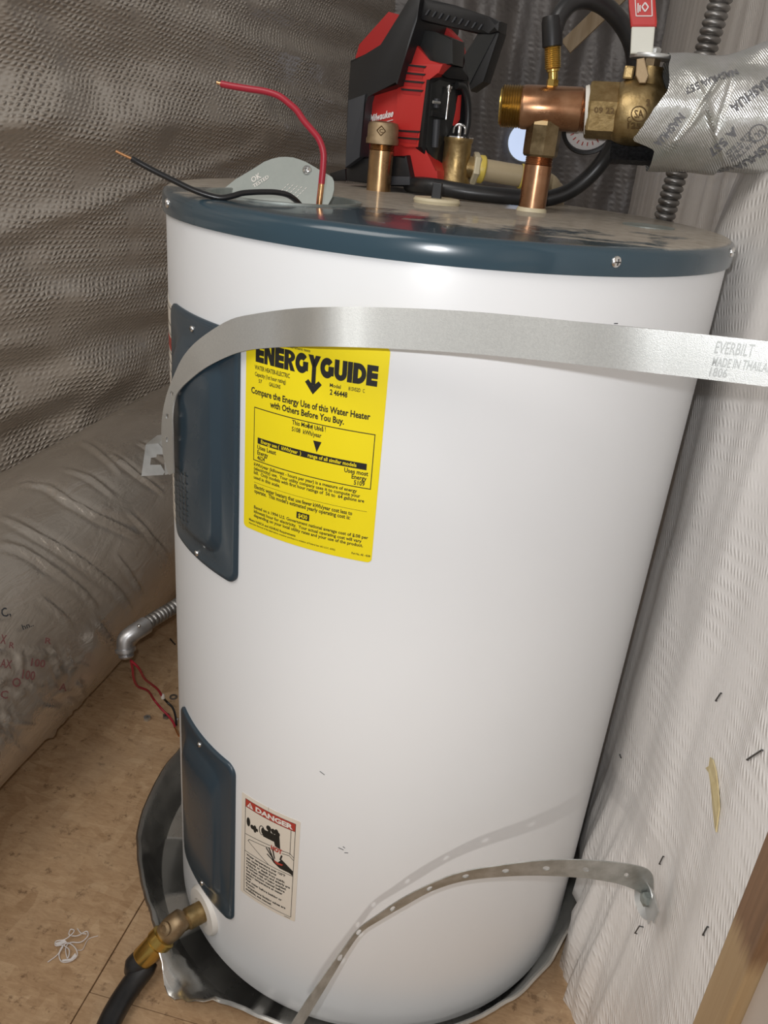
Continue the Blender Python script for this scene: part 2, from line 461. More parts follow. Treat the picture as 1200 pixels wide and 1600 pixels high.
def make_jacket():
    m = mat('metallised_jacket', (.5, .47, .43), .30, .7); t = NT(m); v = t.coord()
    nz = t.noise(v, 6, 4, .6)
    t.color(t.ramp(nz.outputs['Fac'], [(.3, (.48, .43, .37)), (.7, (.58, .53, .47))]))
    ro = t.noise(v, 14, 3); t.roughness(t.ramp(ro.outputs['Fac'], [(.35, (.24,)*3), (.7, (.38,)*3)]))
    a = t.noise(t.coord((26, 9, 26), (.5, 0, .3)), 1.0, 4, .62, .8)
    p = t.bump(t.noise(v, 95, 3, .6).outputs['Fac'], .16, .002)
    t.bump(a.outputs['Fac'], .30, .010, p); return m
M['jacket'] = make_jacket()
def make_tape():
    m = mat('silver_tape', (.62, .62, .60), .30, .85); t = NT(m); v = t.coord()
    wv = t.n('ShaderNodeTexWave', wave_type='BANDS'); wv.inputs['Scale'].default_value = 170; wv.inputs['Distortion'].default_value = 1.2
    t.l(t.coord((1, 1, 1), (.3, .75, .2)), wv.inputs['Vector'])
    nz = t.noise(v, 30, 4, .6)
    t.color(t.ramp(nz.outputs['Fac'], [(.3, (.56, .57, .53)), (.7, (.70, .70, .70))]))
    p = t.bump(nz.outputs['Fac'], .5, .004); t.bump(wv.outputs['Fac'], .35, .0006, p); return m
M['tape'] = make_tape()


# ================================================================== THE SETTING
# floor: three OSB panels on a subfloor
fl = bmesh.new(); box(fl, (0, .6, -.032), (3.4, 4.2, .02))
floor = tag(bobj('floor', fl, M['steel_dark']), 'oriented strand board floor', kind='structure')
SEAM_X, SEAM_Y = -.284, -.314
for (x0, x1, y0, y1, dz) in ((-1.7, SEAM_X-.0006, -1.5, 2.7, 0), (SEAM_X+.0006, 1.0, SEAM_Y+.0006, 2.7, -.0015), (SEAM_X+.0006, 1.0, -1.5, SEAM_Y-.0006, -.0008)):
    b = bmesh.new(); box(b, ((x0+x1)/2, (y0+y1)/2, -.011+dz), (x1-x0, y1-y0, .022), bev=.0006)
    bobj('osb_panel', b, M['osb'], floor)

def nz(*a): return noise.noise(V(a))
# left wall: scrim faced insulation blanket with sagging horizontal wrinkles
def fl_left(u, v):
    s = -2.0+3.6*u; z = -.0+1.95*v
    d = .036*nz(s*.8, z*7.0+nz(s*2, z*2, 4)*.7, 1)+.020*nz(s*1.6+z*1.5, z*15, 5)+.022*nz(s*.7, z*2.2, 9)
    e = nz(s*1.1+.3*z, z*5.2-.25*s, 21); d += .016*(1-min(abs(e)*5, 1))
    d += .004*nz(s*5, z*34+s*3, 31)
    return V((s, -d, z))
b = bmesh.new(); gridmesh(b, 260, 150, fl_left)
wl = tag(bobj('wall_left', b, M['vinyl_l'], smooth=180, recalc=False), 'wrinkled grey scrim-faced insulation wall on the left', kind='structure')
wl.location = (-.93, 1.0, 0); wl.rotation_euler = (0, 0, math.radians(79))
# back wall
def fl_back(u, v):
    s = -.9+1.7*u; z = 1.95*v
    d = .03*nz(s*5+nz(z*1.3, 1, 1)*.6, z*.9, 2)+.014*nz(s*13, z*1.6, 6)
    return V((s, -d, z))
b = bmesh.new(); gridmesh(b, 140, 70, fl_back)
wb = tag(bobj('wall_back', b, M['vinyl_b'], smooth=180, recalc=False), 'creased vinyl-faced wall at the back, shade put into its colour', kind='structure'); wb.location = (0, 2.5, 0)
# right wall: white vinyl facing, pushed out against the tank, loose folds at the foot
def fl_right(u, v):
    y = -.434+2.95*u**1.6; z = 1.95*v
    f = .007*nz(y*11+nz(z*2, y, 3)*.5, z*.9, 2)+.0028*nz(y*26, z*1.8+y*3, 7)+.002*nz(y*9+z*14, z*7, 12)
    near = sm((y+.42)/.10)
    d = .008+f*near
    d += .040*math.exp(-((y-.10)/.16)**2)*math.exp(-((z-.88)/.13)**2)
    d += .030*math.exp(-((y-.02)/.17)**2)*sm((.95-z)/.3)
    low = sm((.34-z)/.34)*math.exp(-((y+.10)/.13)**2)
    d += low*(.028+.007*math.sin(y*105+z*9)+.004*math.sin(y*230-z*12))
    tuck = math.exp(-((y+.245)/.035)**2-((z-.33)/.10)**2); d -= .010*tuck
    x = .335-d
    if abs(y) < .30: x = max(x, math.sqrt(max(.3005**2-y*y, 0)) if z < .08 else math.sqrt(max(.2895**2-y*y, 0)))
    return V((y, .335-x, z))
b = bmesh.new(); gridmesh(b, 300, 200, fl_right)
wr = tag(bobj('wall_right', b, M['vinyl_r'], smooth=180, recalc=False), 'white vinyl-faced insulation wall with loose folds beside the tank', kind='structure')
wr.location = (.335, 0, 0); wr.rotation_euler = (0, 0, PI/2)
# framing at the access opening, lower right
b = bmesh.new(); box(b, (.3665, -.457, .96), (.089, .046, 1.92), bev=.002)
tag(bobj('trim_1', b, M['stud']), 'bare wooden stud, dark above and pale below', kind='structure')
b = bmesh.new(); box(b, (.3365, -.985, .96), (.0125, 1.008, 1.92), bev=.001)
tag(bobj('wall_front', b, M['drywall']), 'plain drywall sheet beside the stud', kind='structure')
# brace high up at the back
b = bmesh.new(); p, q = PY(884, 74, 1.9), PY(1010, -48, 1.9)
ax = (q-p).normalized(); sd = ax.cross(V((0, 1, 0))).normalized(); L = (q-p).length
R = Matrix((ax, V((0, 1, 0)), sd)).transposed(); box(b, (p+q)/2, (L, .03, .042), R, bev=.001)
tag(bobj('trim_2', b, M['brace']), 'slanting wooden brace at the back', kind='structure')
# round opening with daylight
c = PY(822, 222, 2.44); b = bmesh.new()
e = empty('vent_opening', c, 'round vent opening with pale daylight behind the copper nipple', 'vent')
lathe(b, [(.001, 0), (.066, 0), (.066, .01), (.001, .01)], c, (0, 1, 0), 40); bobj('vent_pane', b, M['daylight'], e)
b = bmesh.new(); lathe(b, [(.066, -.002), (.069, -.002), (.069, .02), (.066, .02), (.066, -.002)], c, (0, 1, 0), 40, cap=False); bobj('vent_ring', b, M['zincdull'], e)

# ================================================================== WATER HEATER
H = empty('water_heater', (0, 0, .004), 'white electric water heater with a slate blue top and yellow label', 'water heater')
b = bmesh.new()
lathe(b, [(.255, .012), (.2785, .014), (.280, .018), (.280, .046)]+[(.280, .05+i*(TOP-.07)/12) for i in range(13)]+[(.279, TOP-.015)], (0, 0, 0), (0, 0, 1), 160)
bobj('tank_jacket', b, M['tank'], H, smooth=50)
b = bmesh.new(); lathe(b, [(.25, .0045), (.25, .012)], (0, 0, 0), (0, 0, 1), 64); bobj('base', b, M['steel_dark'], H)
# top cap with junction opening
b = bmesh.new()
rg = lathe(b, [(.2805, TOP-.021), (.2832, TOP-.021), (.2837, TOP-.016), (.2835, TOP-.0065), (.2818, TOP-.0028), (.2785, TOP-.0006), (.2745, TOP)], (0, 0, 0), (0, 0, 1), 160, cap=False)
HX, HY, HR = -.135, -.117, .068
hole = [b.verts.new((HX+HR*math.cos(2*PI*i/48), HY+HR*math.sin(2*PI*i/48), TOP)) for i in range(48)]
he = [b.edges.new((hole[i], hole[(i+1) % 48])) for i in range(48)]
oe = [b.edges.get((rg[-1][i], rg[-1][(i+1) % 160])) for i in range(160)]
bmesh.ops.triangle_fill(b, edges=he+oe, use_beauty=True, use_dissolve=False)
cap = bobj('top_cap', b, M['cap'], H, smooth=40)
tag(cap, 'slate blue steel top, dusty')
b = bmesh.new(); lathe(b, [(HR+.004, TOP), (HR+.004, TOP+.0016), (HR+.0005, TOP+.0018), (HR-.001, TOP+.0012), (HR-.001, TOP-.03), (HR-.003, TOP-.03), (HR-.004, TOP-.05), (.001, TOP-.05)], (HX, HY, 0), (0, 0, 1), 48, cap=False)
bobj('junction_box', b, M['zincdull'], H, smooth=40)
def screw(parent, p, n, r=.0035, name='screw', mt=None):
    n = V(n).normalized(); b = bmesh.new()
    lathe(b, [(r*1.05, -.001), (r*1.05, .0004), (r*.95, .0012), (r*.6, .0021), (.0002, .0024)], p, n, 18)
    x, y, z = frame(n)
    o = bobj(name, b, mt or M['screw'], parent, smooth=50)
    b = bmesh.new()
    for d in (x, y):
        R = Matrix((d, z.cross(d), z)).transposed(); box(b, V(p)+n*.0022, (r*1.15, r*.26, .0006), R)
    s = bobj('cross_slot', b, M['steel_dark'], o); return o
for a, z in ((35.8, .905), (-52.4, .904), (73, .9085)):
    a = math.radians(a); n = V((math.sin(a), -math.cos(a), 0)); screw(H, n*.2838+V((0, 0, z)), n, .0042)
# access panels
def access_panel(u0, u1, v0, v1, label):
    b = bmesh.new(); loops = []
    def loop(ins, h, r):
        loops.append([b.verts.new(cyl(u, v, RT+h)) for u, v in rrect(u0+ins, u1-ins, v0+ins, v1-ins, r, 8)])
    def loop2(du0, du1, dv0, dv1, h, r):
        loops.append([b.verts.new(cyl(u, v, RT+h)) for u, v in rrect(u0+du0, u1-du1, v0+dv0, v1-dv1, r, 8)])
    loop(0, -.004, .013); loop(0, .0022, .013); loop(.0016, .0036, .012); loop(.006, .0034, .011)
    loop2(.018, .020, .020, .022, .0034, .022); loop2(.0195, .022, .0225, .026, .0046, .022); loop2(.023, .026, .030, .040, .0092, .020); loop2(.027, .030, .036, .052, .0104, .016); loop2(.050, .050, .075, .09, .0104, .006)
    for a, c in zip(loops, loops[1:]):
        n = len(a)
        for i in range(n): b.faces.new((a[i], a[(i+1) % n], c[(i+1) % n], c[i]))
    b.faces.new(loops[-1])
    o = bobj('access_panel', b, M['panel'], H, smooth=60); o['label'] = label; return o
up = access_panel(-.257, -.1265, .575, .818, 'upper blue access panel, partly behind the strap')
lo = access_panel(-.256, -.1265, .106, .349, 'lower blue access panel above the drain valve')
for pn, u, v in ((up, -.195, .806), (up, -.192, .582), (lo, -.1915, .337), (lo, -.190, .118)):
    a = u/RT; screw(pn, cyl(u, v, RT+.0034), (math.sin(a), -math.cos(a), 0), .003)
# embossed warning lines on the upper panel bulge
b = bmesh.new()
for k in range(4):
    v = .668
    while v > .605:
        l = .003+random.random()*.005; u = -.226+k*.0085; h_ = RT+.0104+.0002*k
        cyl_poly(b, [(u, v-l), (u+.0045, v-l), (u+.0045, v-l+.0012), (u, v-l+.0012)], h_); cyl_poly(b, [(u, v-l), (u+.001, v-l), (u+.001, v), (u, v)], h_)
        v -= l+.0022
bobj('embossed_lettering', b, M['plastic_dark'], up)
# knock-out plug and plastic tab on the top
b = bmesh.new(); p = V((-.014, .022, TOP)); lathe(b, [(.024, 0), (.025, .003), (.0235, .0055), (.001, .006)], p, (0, 0, 1), 32); bobj('top_plug', b, M['ivory'], H, smooth=40)
b = bmesh.new(); box(b, p+V((.0, -.006, .013)), (.010, .008, .016), bev=.001); bobj('plug_tab', b, M['plastic_black'], H)
# flat blanking disc and splashes of solder/flux on the right of the top
b = bmesh.new(); lathe(b, [(.026, 0), (.026, .0009), (.024, .0012), (.001, .0012)], PZ(1013, 354, TOP), (0, 0, 1), 32); bobj('knockout_disc', b, M['zincdull'], H)
# drain escutcheon
AD = math.radians(-38.8); nd = V((math.sin(AD), -math.cos(AD), 0)); pd = nd*.280+V((0, 0, .068))
b = bmesh.new(); lathe(b, [(.032, -.006), (.032, .002), (.030, .005), (.018, .006), (.016, .004), (.001, .004)], pd, nd, 40); bobj('drain_escutcheon', b, M['whiteplastic'], H, smooth=40)
# scuffs
for (u, v, l, an) in ((.006, .300, .006, -.3), (.012, .296, .004, .2), (.009, .303, .003, -.6), (-.02, .395, .006, -.5), (.185, .852, .008, 1.5), (.19, .858, .004, 0), (-.04, .842, .012, -.1)):
    b = bmesh.new(); a = V((math.cos(an), math.sin(an)))*l*.5; n_ = V((-a.y, a.x)).normalized()*.0004
    cyl_poly(b, [(u-a.x-n_.x, v-a.y-n_.y), (u+a.x-n_.x, v+a.y-n_.y), (u+a.x+n_.x, v+a.y+n_.y), (u-a.x+n_.x, v-a.y+n_.y)], RT+.0002)
    bobj('scuff_mark', b, M['slate'], H)

# ------------------------------------------------------------------ labels on the tank
RL = RT+.0006
b = bmesh.new(); cyl_poly(b, rrect(-.1195, .0105, .6415, .829, .004), RT+.0001, thick=.0004)
eg = tag(bobj('energy_label', b, M['yellow'], H, smooth=40), 'yellow energy guide label with black print')
b = bmesh.new(); mm = .001
def T(s, u0, u1, v, h, bold=.0): cyl_text(b, s, u0*mm, u1*mm, v*mm, h*mm, RL, bold)
def Q(*p): cyl_poly(b, [(u*mm, v*mm) for u, v in p], RL)
def barp(u0, u1, v0, v1): Q((u0, v0), (u1, v0), (u1, v1), (u0, v1))
T('based on standard U.S. Government tests', -108, -55, 815.6, 2.3, .006)
# heavy title, letters drawn one by one
x = -108.5
tw = {'E': 8.6, 'N': 10.2, 'R': 9.8, 'G': 11.4, 'Y': 9.6, 'U': 10.2, 'I': 4.0, 'D': 10.4}
tot = sum(tw[c_] for c_ in 'ENERGYGUIDE')+10*.35; k_ = 111.0/tot
B0, Ht = 797.3, 16.6
def arcpoly(cx, cy, ro, ri, a0, a1, sx, sy, n=14):
    o_ = [(cx+ro*sx*math.cos(math.radians(a0+(a1-a0)*i/n)), cy+ro*sy*math.sin(math.radians(a0+(a1-a0)*i/n))) for i in range(n+1)]
    i_ = [(cx+ri*sx*math.cos(math.radians(a0+(a1-a0)*i/n)), cy+ri*sy*math.sin(math.radians(a0+(a1-a0)*i/n))) for i in range(n+1)]
    for i in range(n): Q(o_[i], o_[i+1], i_[i+1], i_[i])
for c_ in 'ENERGYGUIDE':
    w_ = tw[c_]*k_; t_ = 4.0*k_; h0, h1 = B0, B0+Ht; x1 = x+w_; vb = Ht/3.6
    if c_ == 'E':
        barp(x, x+t_, h0, h1)
        for yy in (h0, (h0+h1)/2-vb/2, h1-vb): barp(x+t_, x1, yy, yy+vb)
    elif c_ == 'N':
        barp(x, x+t_*.85, h0, h1); barp(x1-t_*.85, x1, h0, h1); Q((x, h1), (x+t_*.95, h1), (x1, h0), (x1-t_*.95, h0))
    elif c_ == 'R':
        barp(x, x+t_, h0, h1); arcpoly(x+t_, h1-Ht*.29, Ht*.29, Ht*.10, -90, 90, (w_-t_)/(Ht*.29), 1)
        Q((x+t_*.9, h0+Ht*.45), (x+t_*1.7, h0+Ht*.45), (x1+.3, h0), (x1-t_*1.0, h0))
    elif c_ == 'G':
        cx, cy = (x+x1)/2, (h0+h1)/2; arcpoly(cx, cy, w_/2, w_/2-t_*.95, 42, 335, 1, Ht/w_, 22); barp(cx+.1*w_, x1, cy-Ht*.12, cy+Ht*.10); barp(x1-t_*.75, x1, h0+Ht*.15, cy+.1)
    elif c_ == 'Y':
        cx = (x+x1)/2; my = h0+Ht*.45
        Q((x-.6, h1), (x+t_*.95, h1), (cx+t_*.45, my), (cx-t_*.45, my)); Q((x1+.6, h1), (cx+t_*.45, my), (cx-t_*.45, my), (x1-t_*.95, h1))
        barp(cx-t_*.45, cx+t_*.45, h0-8, my); Q((cx-7.6, h0-6.2), (cx-4.6, h0-3.6), (cx, h0-8.2), (cx+4.6, h0-3.6), (cx+7.6, h0-6.2), (cx, h0-15.5))
    elif c_ == 'U':
        barp(x, x+t_*.95, h0+Ht*.35, h1); barp(x1-t_*.95, x1, h0+Ht*.35, h1); arcpoly((x+x1)/2, h0+Ht*.36, w_/2, w_/2-t_*.95, 180, 360, 1, Ht*.36/(w_/2))
    elif c_ == 'I': barp(x, x1, h0, h1)
    elif c_ == 'D':
        barp(x, x+t_, h0, h1); arcpoly(x+t_, (h0+h1)/2, Ht/2, Ht/2-vb, -90, 90, (w_-t_)/(Ht/2), 1, 18)
    x = x1+.35*k_
T('WATER HEATER-ELECTRIC', -109.3, -73, 790.9, 3.6, .008)
T('Capacity (1st hour rating)', -109, -76.6, 785.3, 3.4, .006)
T('57', -104.7, -101, 780.2, 3.0, .006); T('GALLONS', -93.4, -81.7, 780, 3.2, .01)
T('Model', -36.4, -27, 791, 3.0, .006); T('81SV52D', -20.5, -10.5, 791, 3.0, .006); T('C', -8.7, -7.1, 791, 3.0, .006)
T('2 46448', -36, -21, 784.8, 4.3, .016)
T('Compare the Energy Use of this Water Heater', -112.8, -.8, 769.6, 5.4, .014)
T('with Others Before You Buy.', -91.8, -22.3, 762, 5.4, .014)
for a in ((-109, 4.6, 757.4, 758.2), (-109, 4.6, 709.6, 710.4), (-109, -108.3, 709.6, 758.2), (3.9, 4.6, 709.6, 758.2)): barp(*a)
T('This Model Uses', -69, -39.6, 752.6, 3.8, .008); T('5108  kWh/year', -69, -41.1, 746.7, 3.8, .008)
Q((-48.4, 743), (-40.8, 743), (-44.7, 733.2)); barp(-104.4, -.4, 726.2, 731.8)
for i in range(16):                                       # ink runs under the torn spot
    u = -60+random.random()*22; l = 1.5+random.random()*4.5; v1 = 757.5-random.random()*2.5
    Q((u-.35, v1), (u+.35, v1), (u+.1+random.random()*.5, v1-l))
T('Uses Least', -104.6, -84, 721.1, 3.9, .010); T('Energy', -104.5, -92.5, 716.2, 3.9, .010); T('4624', -104.4, -96, 711.4, 3.9, .010)
T('Uses most', -19.2, 1.4, 721.3, 3.9, .010); T('Energy', -12.5, .4, 716.8, 3.9, .010); T('5109', -10.2, -.9, 711.8, 3.9, .010)
for s, u1, v in (('kWh/year (killowatt - hours per year) is a measure of energy', -7, 704.8), ('(electricity) use.  Your utility company uses it to compute your', -3.8, 700.8), ('bill.  Only models with first hour ratings of  56 to  64 gallons are', -.1, 696.9), ('used in this scale.', -78.7, 692.4)): T(s, -108, u1, v, 3.0, .010)
barp(-107.7, 2.9, 688.9, 689.2)
T('Electric water heaters that use fewer kWh/year cost less to', -107.1, -9.5, 683.4, 3.6, .010); T("operate.  This model's estimated yearly operating cost is:", -107.1, -11, 679.1, 3.6, .010)
barp(-60.8, -48.3, 668.4, 674.7)
for s, u1, v in (('Based on a 1994 U.S. Government national average cost of $.08 per', 6, 663.6), ('kilowatt hour for electricity.  Your actual operating cost will vary', .5, 659.3), ('depending on your local utility rates and your use of the product.', 2, 655.3)): T(s, -107, u1, v, 3.0, .010)
T('Meets NAECA and ASHRAE Requirements', -112.8, -60.9, 649.7, 2.3, .010); T('Important: Removal of this label before consumer purchase is a violation of Federal law (42 U.S.C. 6302)', -112.8, -22.4, 646.6, 1.6, .006); T('Part No. AE - 4208', -7.4, 9.2, 646.9, 1.9, .008)
bobj('black_print', b, M['ink'], eg)
b = bmesh.new(); RL += .0002
for s_, u0_, u1_, v_, h_ in (('Energy use (  kWh/year  )', -100.5, -59, 727.6, 3.2), ('range of all similar models', -52.5, -9, 727.6, 3.2), ('$430', -59, -50, 669.6, 4.0)):
    b = bmesh.new(); T(s_, u0_, u1_, v_, h_, .010); bobj('reversed_print', b, M['yellow_print'], eg)
# danger label
RL = RT+.0006
b = bmesh.new(); cyl_poly(b, rrect(-.1165, -.040, .169, .3208, .002), RT+.0001, thick=.0003)
dl = tag(bobj('danger_label', b, M['cream'], H, smooth=40), 'small scald danger label with a red band')
b = bmesh.new(); barp(-110.6, -45.3, 304.4, 315.2); bobj('danger_band', b, M['red_ink'], dl)
b = bmesh.new()
for a in ((-111, -45, 314.9, 315.5), (-111, -45, 173.8, 174.4), (-111, -110.4, 174, 315.5), (-45.6, -45, 174, 315.5), (-111, -45, 237.8, 238.5), (-111, -45, 303.9, 304.4), (-50.6, -50.0, 268, 304)): barp(*a)
def seg(a, c, w_=.35):
    d = V((c[0]-a[0], c[1]-a[1])).normalized(); n_ = V((-d.y, d.x))*w_
    Q((a[0]-n_.x, a[1]-n_.y), (c[0]-n_.x, c[1]-n_.y), (c[0]+n_.x, c[1]+n_.y), (a[0]+n_.x, a[1]+n_.y))
def disc(cx, cy, rx, ry, n=14): Q(*[(cx+rx*math.cos(2*PI*i/n), cy+ry*math.sin(2*PI*i/n)) for i in range(n)])
seg((-110, 264), (-75, 268)); seg((-60, 269), (-50.5, 270)); seg((-50.5, 270), (-45.5, 266)); seg((-104, 259), (-75, 264)); seg((-60, 265), (-51, 266.5)); seg((-51, 266.5), (-45.5, 262))
seg((-104, 259), (-106, 256)); seg((-106, 256), (-76, 238))
disc(-106, 284, 2.6, 6.6); disc(-100, 280, 3, 3.2); disc(-96.5, 279.5, 2.2, 5.4); disc(-93.5, 279.5, 1.4, 2.4)
for i in range(16):
    a0, a1 = 2*PI*i/16, 2*PI*(i+1)/16; seg((-87+3.4*math.cos(a0), 283.5+6.4*math.sin(a0)), (-87+3.4*math.cos(a1), 283.5+6.4*math.sin(a1)), .5)
disc(-85.2, 283.5, 2.6, 5); Q((-85, 280.4), (-66, 283), (-63, 270), (-69, 271), (-70.5, 276.5), (-85, 276)); Q((-85, 281), (-85, 286.8), (-64, 287.6), (-62.4, 270), (-69, 271), (-70.5, 279))
disc(-78, 292, 3.2, 3.8); disc(-72, 291, 3.0, 3.6); disc(-68, 291.5, 2.6, 4.6); disc(-65.5, 290, 2.0, 3.0); Q((-79, 286), (-75, 286), (-75.5, 291), (-78.5, 291))
# scalded hand reaching in from the right
Q((-71, 252), (-66, 247), (-60, 256), (-45.7, 246), (-45.7, 238.6), (-50, 241), (-62, 241.5), (-70, 245.5), (-73, 249))
for a, c, ww in (((-70, 250), (-80.5, 262), .9), ((-71, 251), (-77, 264.5), .9), ((-69, 252), (-72, 265), .85), ((-71, 248.5), (-79, 253.5), .85), ((-62, 254), (-60, 262), 1.0)): seg(a, c, ww)
lines = ['Water temperature over 125\u00b0F', 'can cause severe burns', 'instantly or death from scalds.', 'Children, disabled and elderly are', 'at highest risk of being scalded.', 'See instruction manual before', 'setting temperature at water', 'heater.', 'Feel water before bathing or', 'showering.', 'Temperature limiting valves are', 'available, see manual.']
ends = [-54.7, -66, -54.5, -48.2, -52.5, -54.5, -57, -99.5, -57.5, -94, -52.5, -70.5]
for i, (s, ue) in enumerate(zip(lines, ends)): T(s, -108, ue, 232.4-4.95*i-(1.4 if i > 4 else 0)*0, 3.1, .02)
barp(-53.5, -46, 171.0, 171.7); seg((-79, 316.5), (-79, 322), .12)
bobj('black_print', b, M['ink'], dl)
b = bmesh.new(); RL += .0003
T('DANGER', -96, -48.2, 306.4, 6.4, .03); Q((-108.2, 306.0), (-99.2, 306.0), (-103.7, 313.6)); bobj('white_print', b, M['white_print'], dl)
RL += .0002
b = bmesh.new(); barp(-104.15, -103.25, 306.8, 311.6); bobj('warning_mark', b, M['red_ink'], dl)
b = bmesh.new(); T('HOT', -74, -59.8, 264.2, 6.0, .03); bobj('hot_lettering', b, M['red_ink'], dl)
b = bmesh.new(); Q((-70, 250), (-66, 246), (-59, 247.5), (-57.5, 250), (-64, 249.5)); bobj('scald_mark', b, M['red_ink'], dl)
# rating label round on the left side
b = bmesh.new(); cyl_poly(b, rrect(-.345, -.2615, .575, .812, .003), RT+.0001, thick=.0004)
rl = tag(bobj('rating_label', b, M['cream'], H, smooth=40), 'pale rating label seen edge-on at the left')
b = bmesh.new(); RL = RT+.0006
for a in ((-342, -264.5, 806.5, 807.5), (-342, -264.5, 580, 581), (-265.5, -264.5, 580, 807)): barp(*a)
for i in range(22):
    u = -338
    while u < -272: l = 2+random.random()*5; barp(u, u+l, 790-9.5*i, 791.4-9.5*i); u += l+1.6
bobj('black_print', b, M['ink'], rl)
b = bmesh.new(); barp(-340, -268, 765, 778); bobj('red_print', b, M['red_ink'], rl)

# ================================================================== DRAIN PAN
def pan_r(a, h):          # a: angle, 0 = toward -Y, + to +X
    r = .3215-.018*math.exp(-((a-1.55)/.45)**2)-.012*math.exp(-((a-.9)/.5)**2)+.008*math.exp(-((a+1.5)/.8)**2)
    k = h/.058
    r -= .026*(1-min(k, 1))**1.3
    r += k*(.0035*nz(math.sin(a)*4, math.cos(a)*4, 3)+.0018*nz(math.sin(a)*13, math.cos(a)*13, 7))
    r += k*k*.022*math.exp(-((a+.50)/.17)**2)
    return r
def pan_z(a, h):
    k = h/.058
    return .001+h+k*(.003*nz(math.sin(a)*5, math.cos(a)*5, 11))-k*k*.030*math.exp(-((a+.50)/.10)**2)+k*k*.004*math.exp(-((a+.78)/.07)**2)
b = bmesh.new(); n = 220; rings = []
prof = [(0, -1), (0, 0), (.004, .0), (.012, 0), (.02, 0), (.028, 0), (.036, 0), (.046, 0), (.054, 0), (.058, .001), (.060, .004), (.058, .0065), (.055, .006)]
for h, off in prof:
    rr = []
    for i in range(n):
        a = -PI+2*PI*i/n
        if off == -1: r_, z_ = .05, .001
        else: r_ = pan_r(a, h)+off; z_ = pan_z(a, h)
        crumple = math.exp(-((a+.52)/.22)**2)*(h/.058)
        z_ += crumple*.008*nz(a*34, h*90, 2); r_ += crumple*.008*nz(a*31, h*70, 8)
        rr.append(b.verts.new((-.008+r_*math.sin(a), -r_*math.cos(a), z_)))
    rings.append(rr)
for p, q in zip(rings, rings[1:]):
    for i in range(n): b.faces.new((p[i], p[(i+1) % n], q[(i+1) % n], q[i]))
b.faces.new(rings[0])
pan = bobj('drain_pan', b, M['aluminium'], None, smooth=60)
tag(pan, 'thin aluminium drain pan with a bent rim under the water heater', 'pan')

# ================================================================== THINGS ON TOP OF THE HEATER
# junction cover plate, standing tilted in the opening
e = empty('junction_cover_plate', (HX, HY, TOP-.02), 'zinc junction cover plate stamped OK TESTED leaning in the top opening', 'cover plate')
p0 = V((HX, -.098, TOP)); nrm = V((-.10, -.92, .42)).normalized()
out = [(340,302),(352,293),(368,280),(385,270),(400,261),(412,253),(425,248),(436,245.5),(447,245),(458,246),(468,249),(478,253),(492,261),(505,269),(513,273),(519,277),(522,284),(522,296),(519,308),(513,319),(506,326),(500,330),(470,332),(420,326),(375,315)]
b = bmesh.new(); plate(b, [PP(x, y, p0, nrm) for x, y in out], -nrm*.0012); pl = bobj('plate', b, M['zincdull'], e)
b = bmesh.new()
def pl_text(b, s, a, c, h, bold=.02, up=None):
    A, B = PP(*a, p0, nrm), PP(*c, p0, nrm); d = B-A; u = nrm.cross(d).normalized()
    if u.z < 0: u = -u
    text_into(b, s, lambda t, k: A+d*t+u*(k*h)+nrm*.0004, bold)
pl_text(b, 'OK', (395, 286), (409, 277), .0055); pl_text(b, 'TESTED', (397, 294), (421, 278), .0035)
for k in range(5):                       # worn, illegible stamp rows
    for q in range(4):
        x_, y_ = 436+k*7+q*4.2, 302-q*4.0+k*1.4; A_, B_ = PP(x_, y_, p0, nrm)+nrm*.0003, PP(x_+2.6, y_-2.4, p0, nrm)+nrm*.0003; tube(b, [A_, B_], .0004, 5)
bobj('stamped_lettering', b, M['white_print'], pl)
screw(e, PP(480, 266, p0, nrm)+nrm*.0008, nrm, .0042)
# wires out of the junction box
e = empty('red_wire', (HX, HY, TOP-.02), 'stiff red wire rising from the junction opening, scraped bare at its foot', 'wire')
pts = [PY(x, y, -.150) for x, y in ((498,336),(499,318),(501,300),(503,280),(505,258),(505,237),(498,217),(487,203),(475,189),(464,173),(452,162),(436,150),(415,143),(390,139),(365,135),(350,132),(346,131))]
fine = catmull(pts, 6); cut = int(len(fine)*.17)
b = bmesh.new(); tube(b, fine[cut:], .0028, 12); bobj('insulation', b, M['red_wire'], e, smooth=60)
b = bmesh.new(); tube(b, fine[:cut+1], .0025, 12); bobj('scraped_core', b, M['copper_bare'], e, smooth=60)
b = bmesh.new(); off = V((-.0009, .0004, 0)); tube(b, [p+off for p in fine[:cut+1]], .0021, 10); bobj('insulation_remnant', b, M['red_wire'], e, smooth=60)
b = bmesh.new(); tube(b, [fine[-1], PY(339, 129, -.150)], .0014, 8); bobj('bare_tip', b, M['copper_bare'], e, smooth=60)
e = empty('black_wire', (HX, HY, TOP-.02), 'black wire lying over the heater rim with a bare copper tip', 'wire')
g = [(476,334,-.150),(470,322,-.152),(461,312,-.160),(448,304,-.168),(430,300.5,-.175),(412,300,-.182),(395,300.5,-.190),(378,302,-.197),(362,306.5,-.203),(345,309,-.208),(325,305,-.212),(300,296,-.216),(270,281.5,-.220),(240,266.5,-.224),(215,253,-.228),(206,248,-.229)]
b = bmesh.new(); pts = [PY(*q) for q in g]; tube(b, catmull(pts, 6), .0024, 12); bobj('insulation', b, M['black_wire'], e, smooth=60)
b = bmesh.new(); tube(b, [pts[-1], PY(193, 242, -.231), PY(181, 236, -.233)], .0011, 8); bobj('bare_tip', b, M['copper_bare'], e, smooth=60)

def threads(r, h0, h1, pitch=.0018, dp=.0009):
    P = []; h = h0
    while h < h1-pitch*.5: P += [(r-dp, h), (r, h+pitch*.5)]; h += pitch
    return P+[(r-dp, h1)]
Z = V((0, 0, 1))
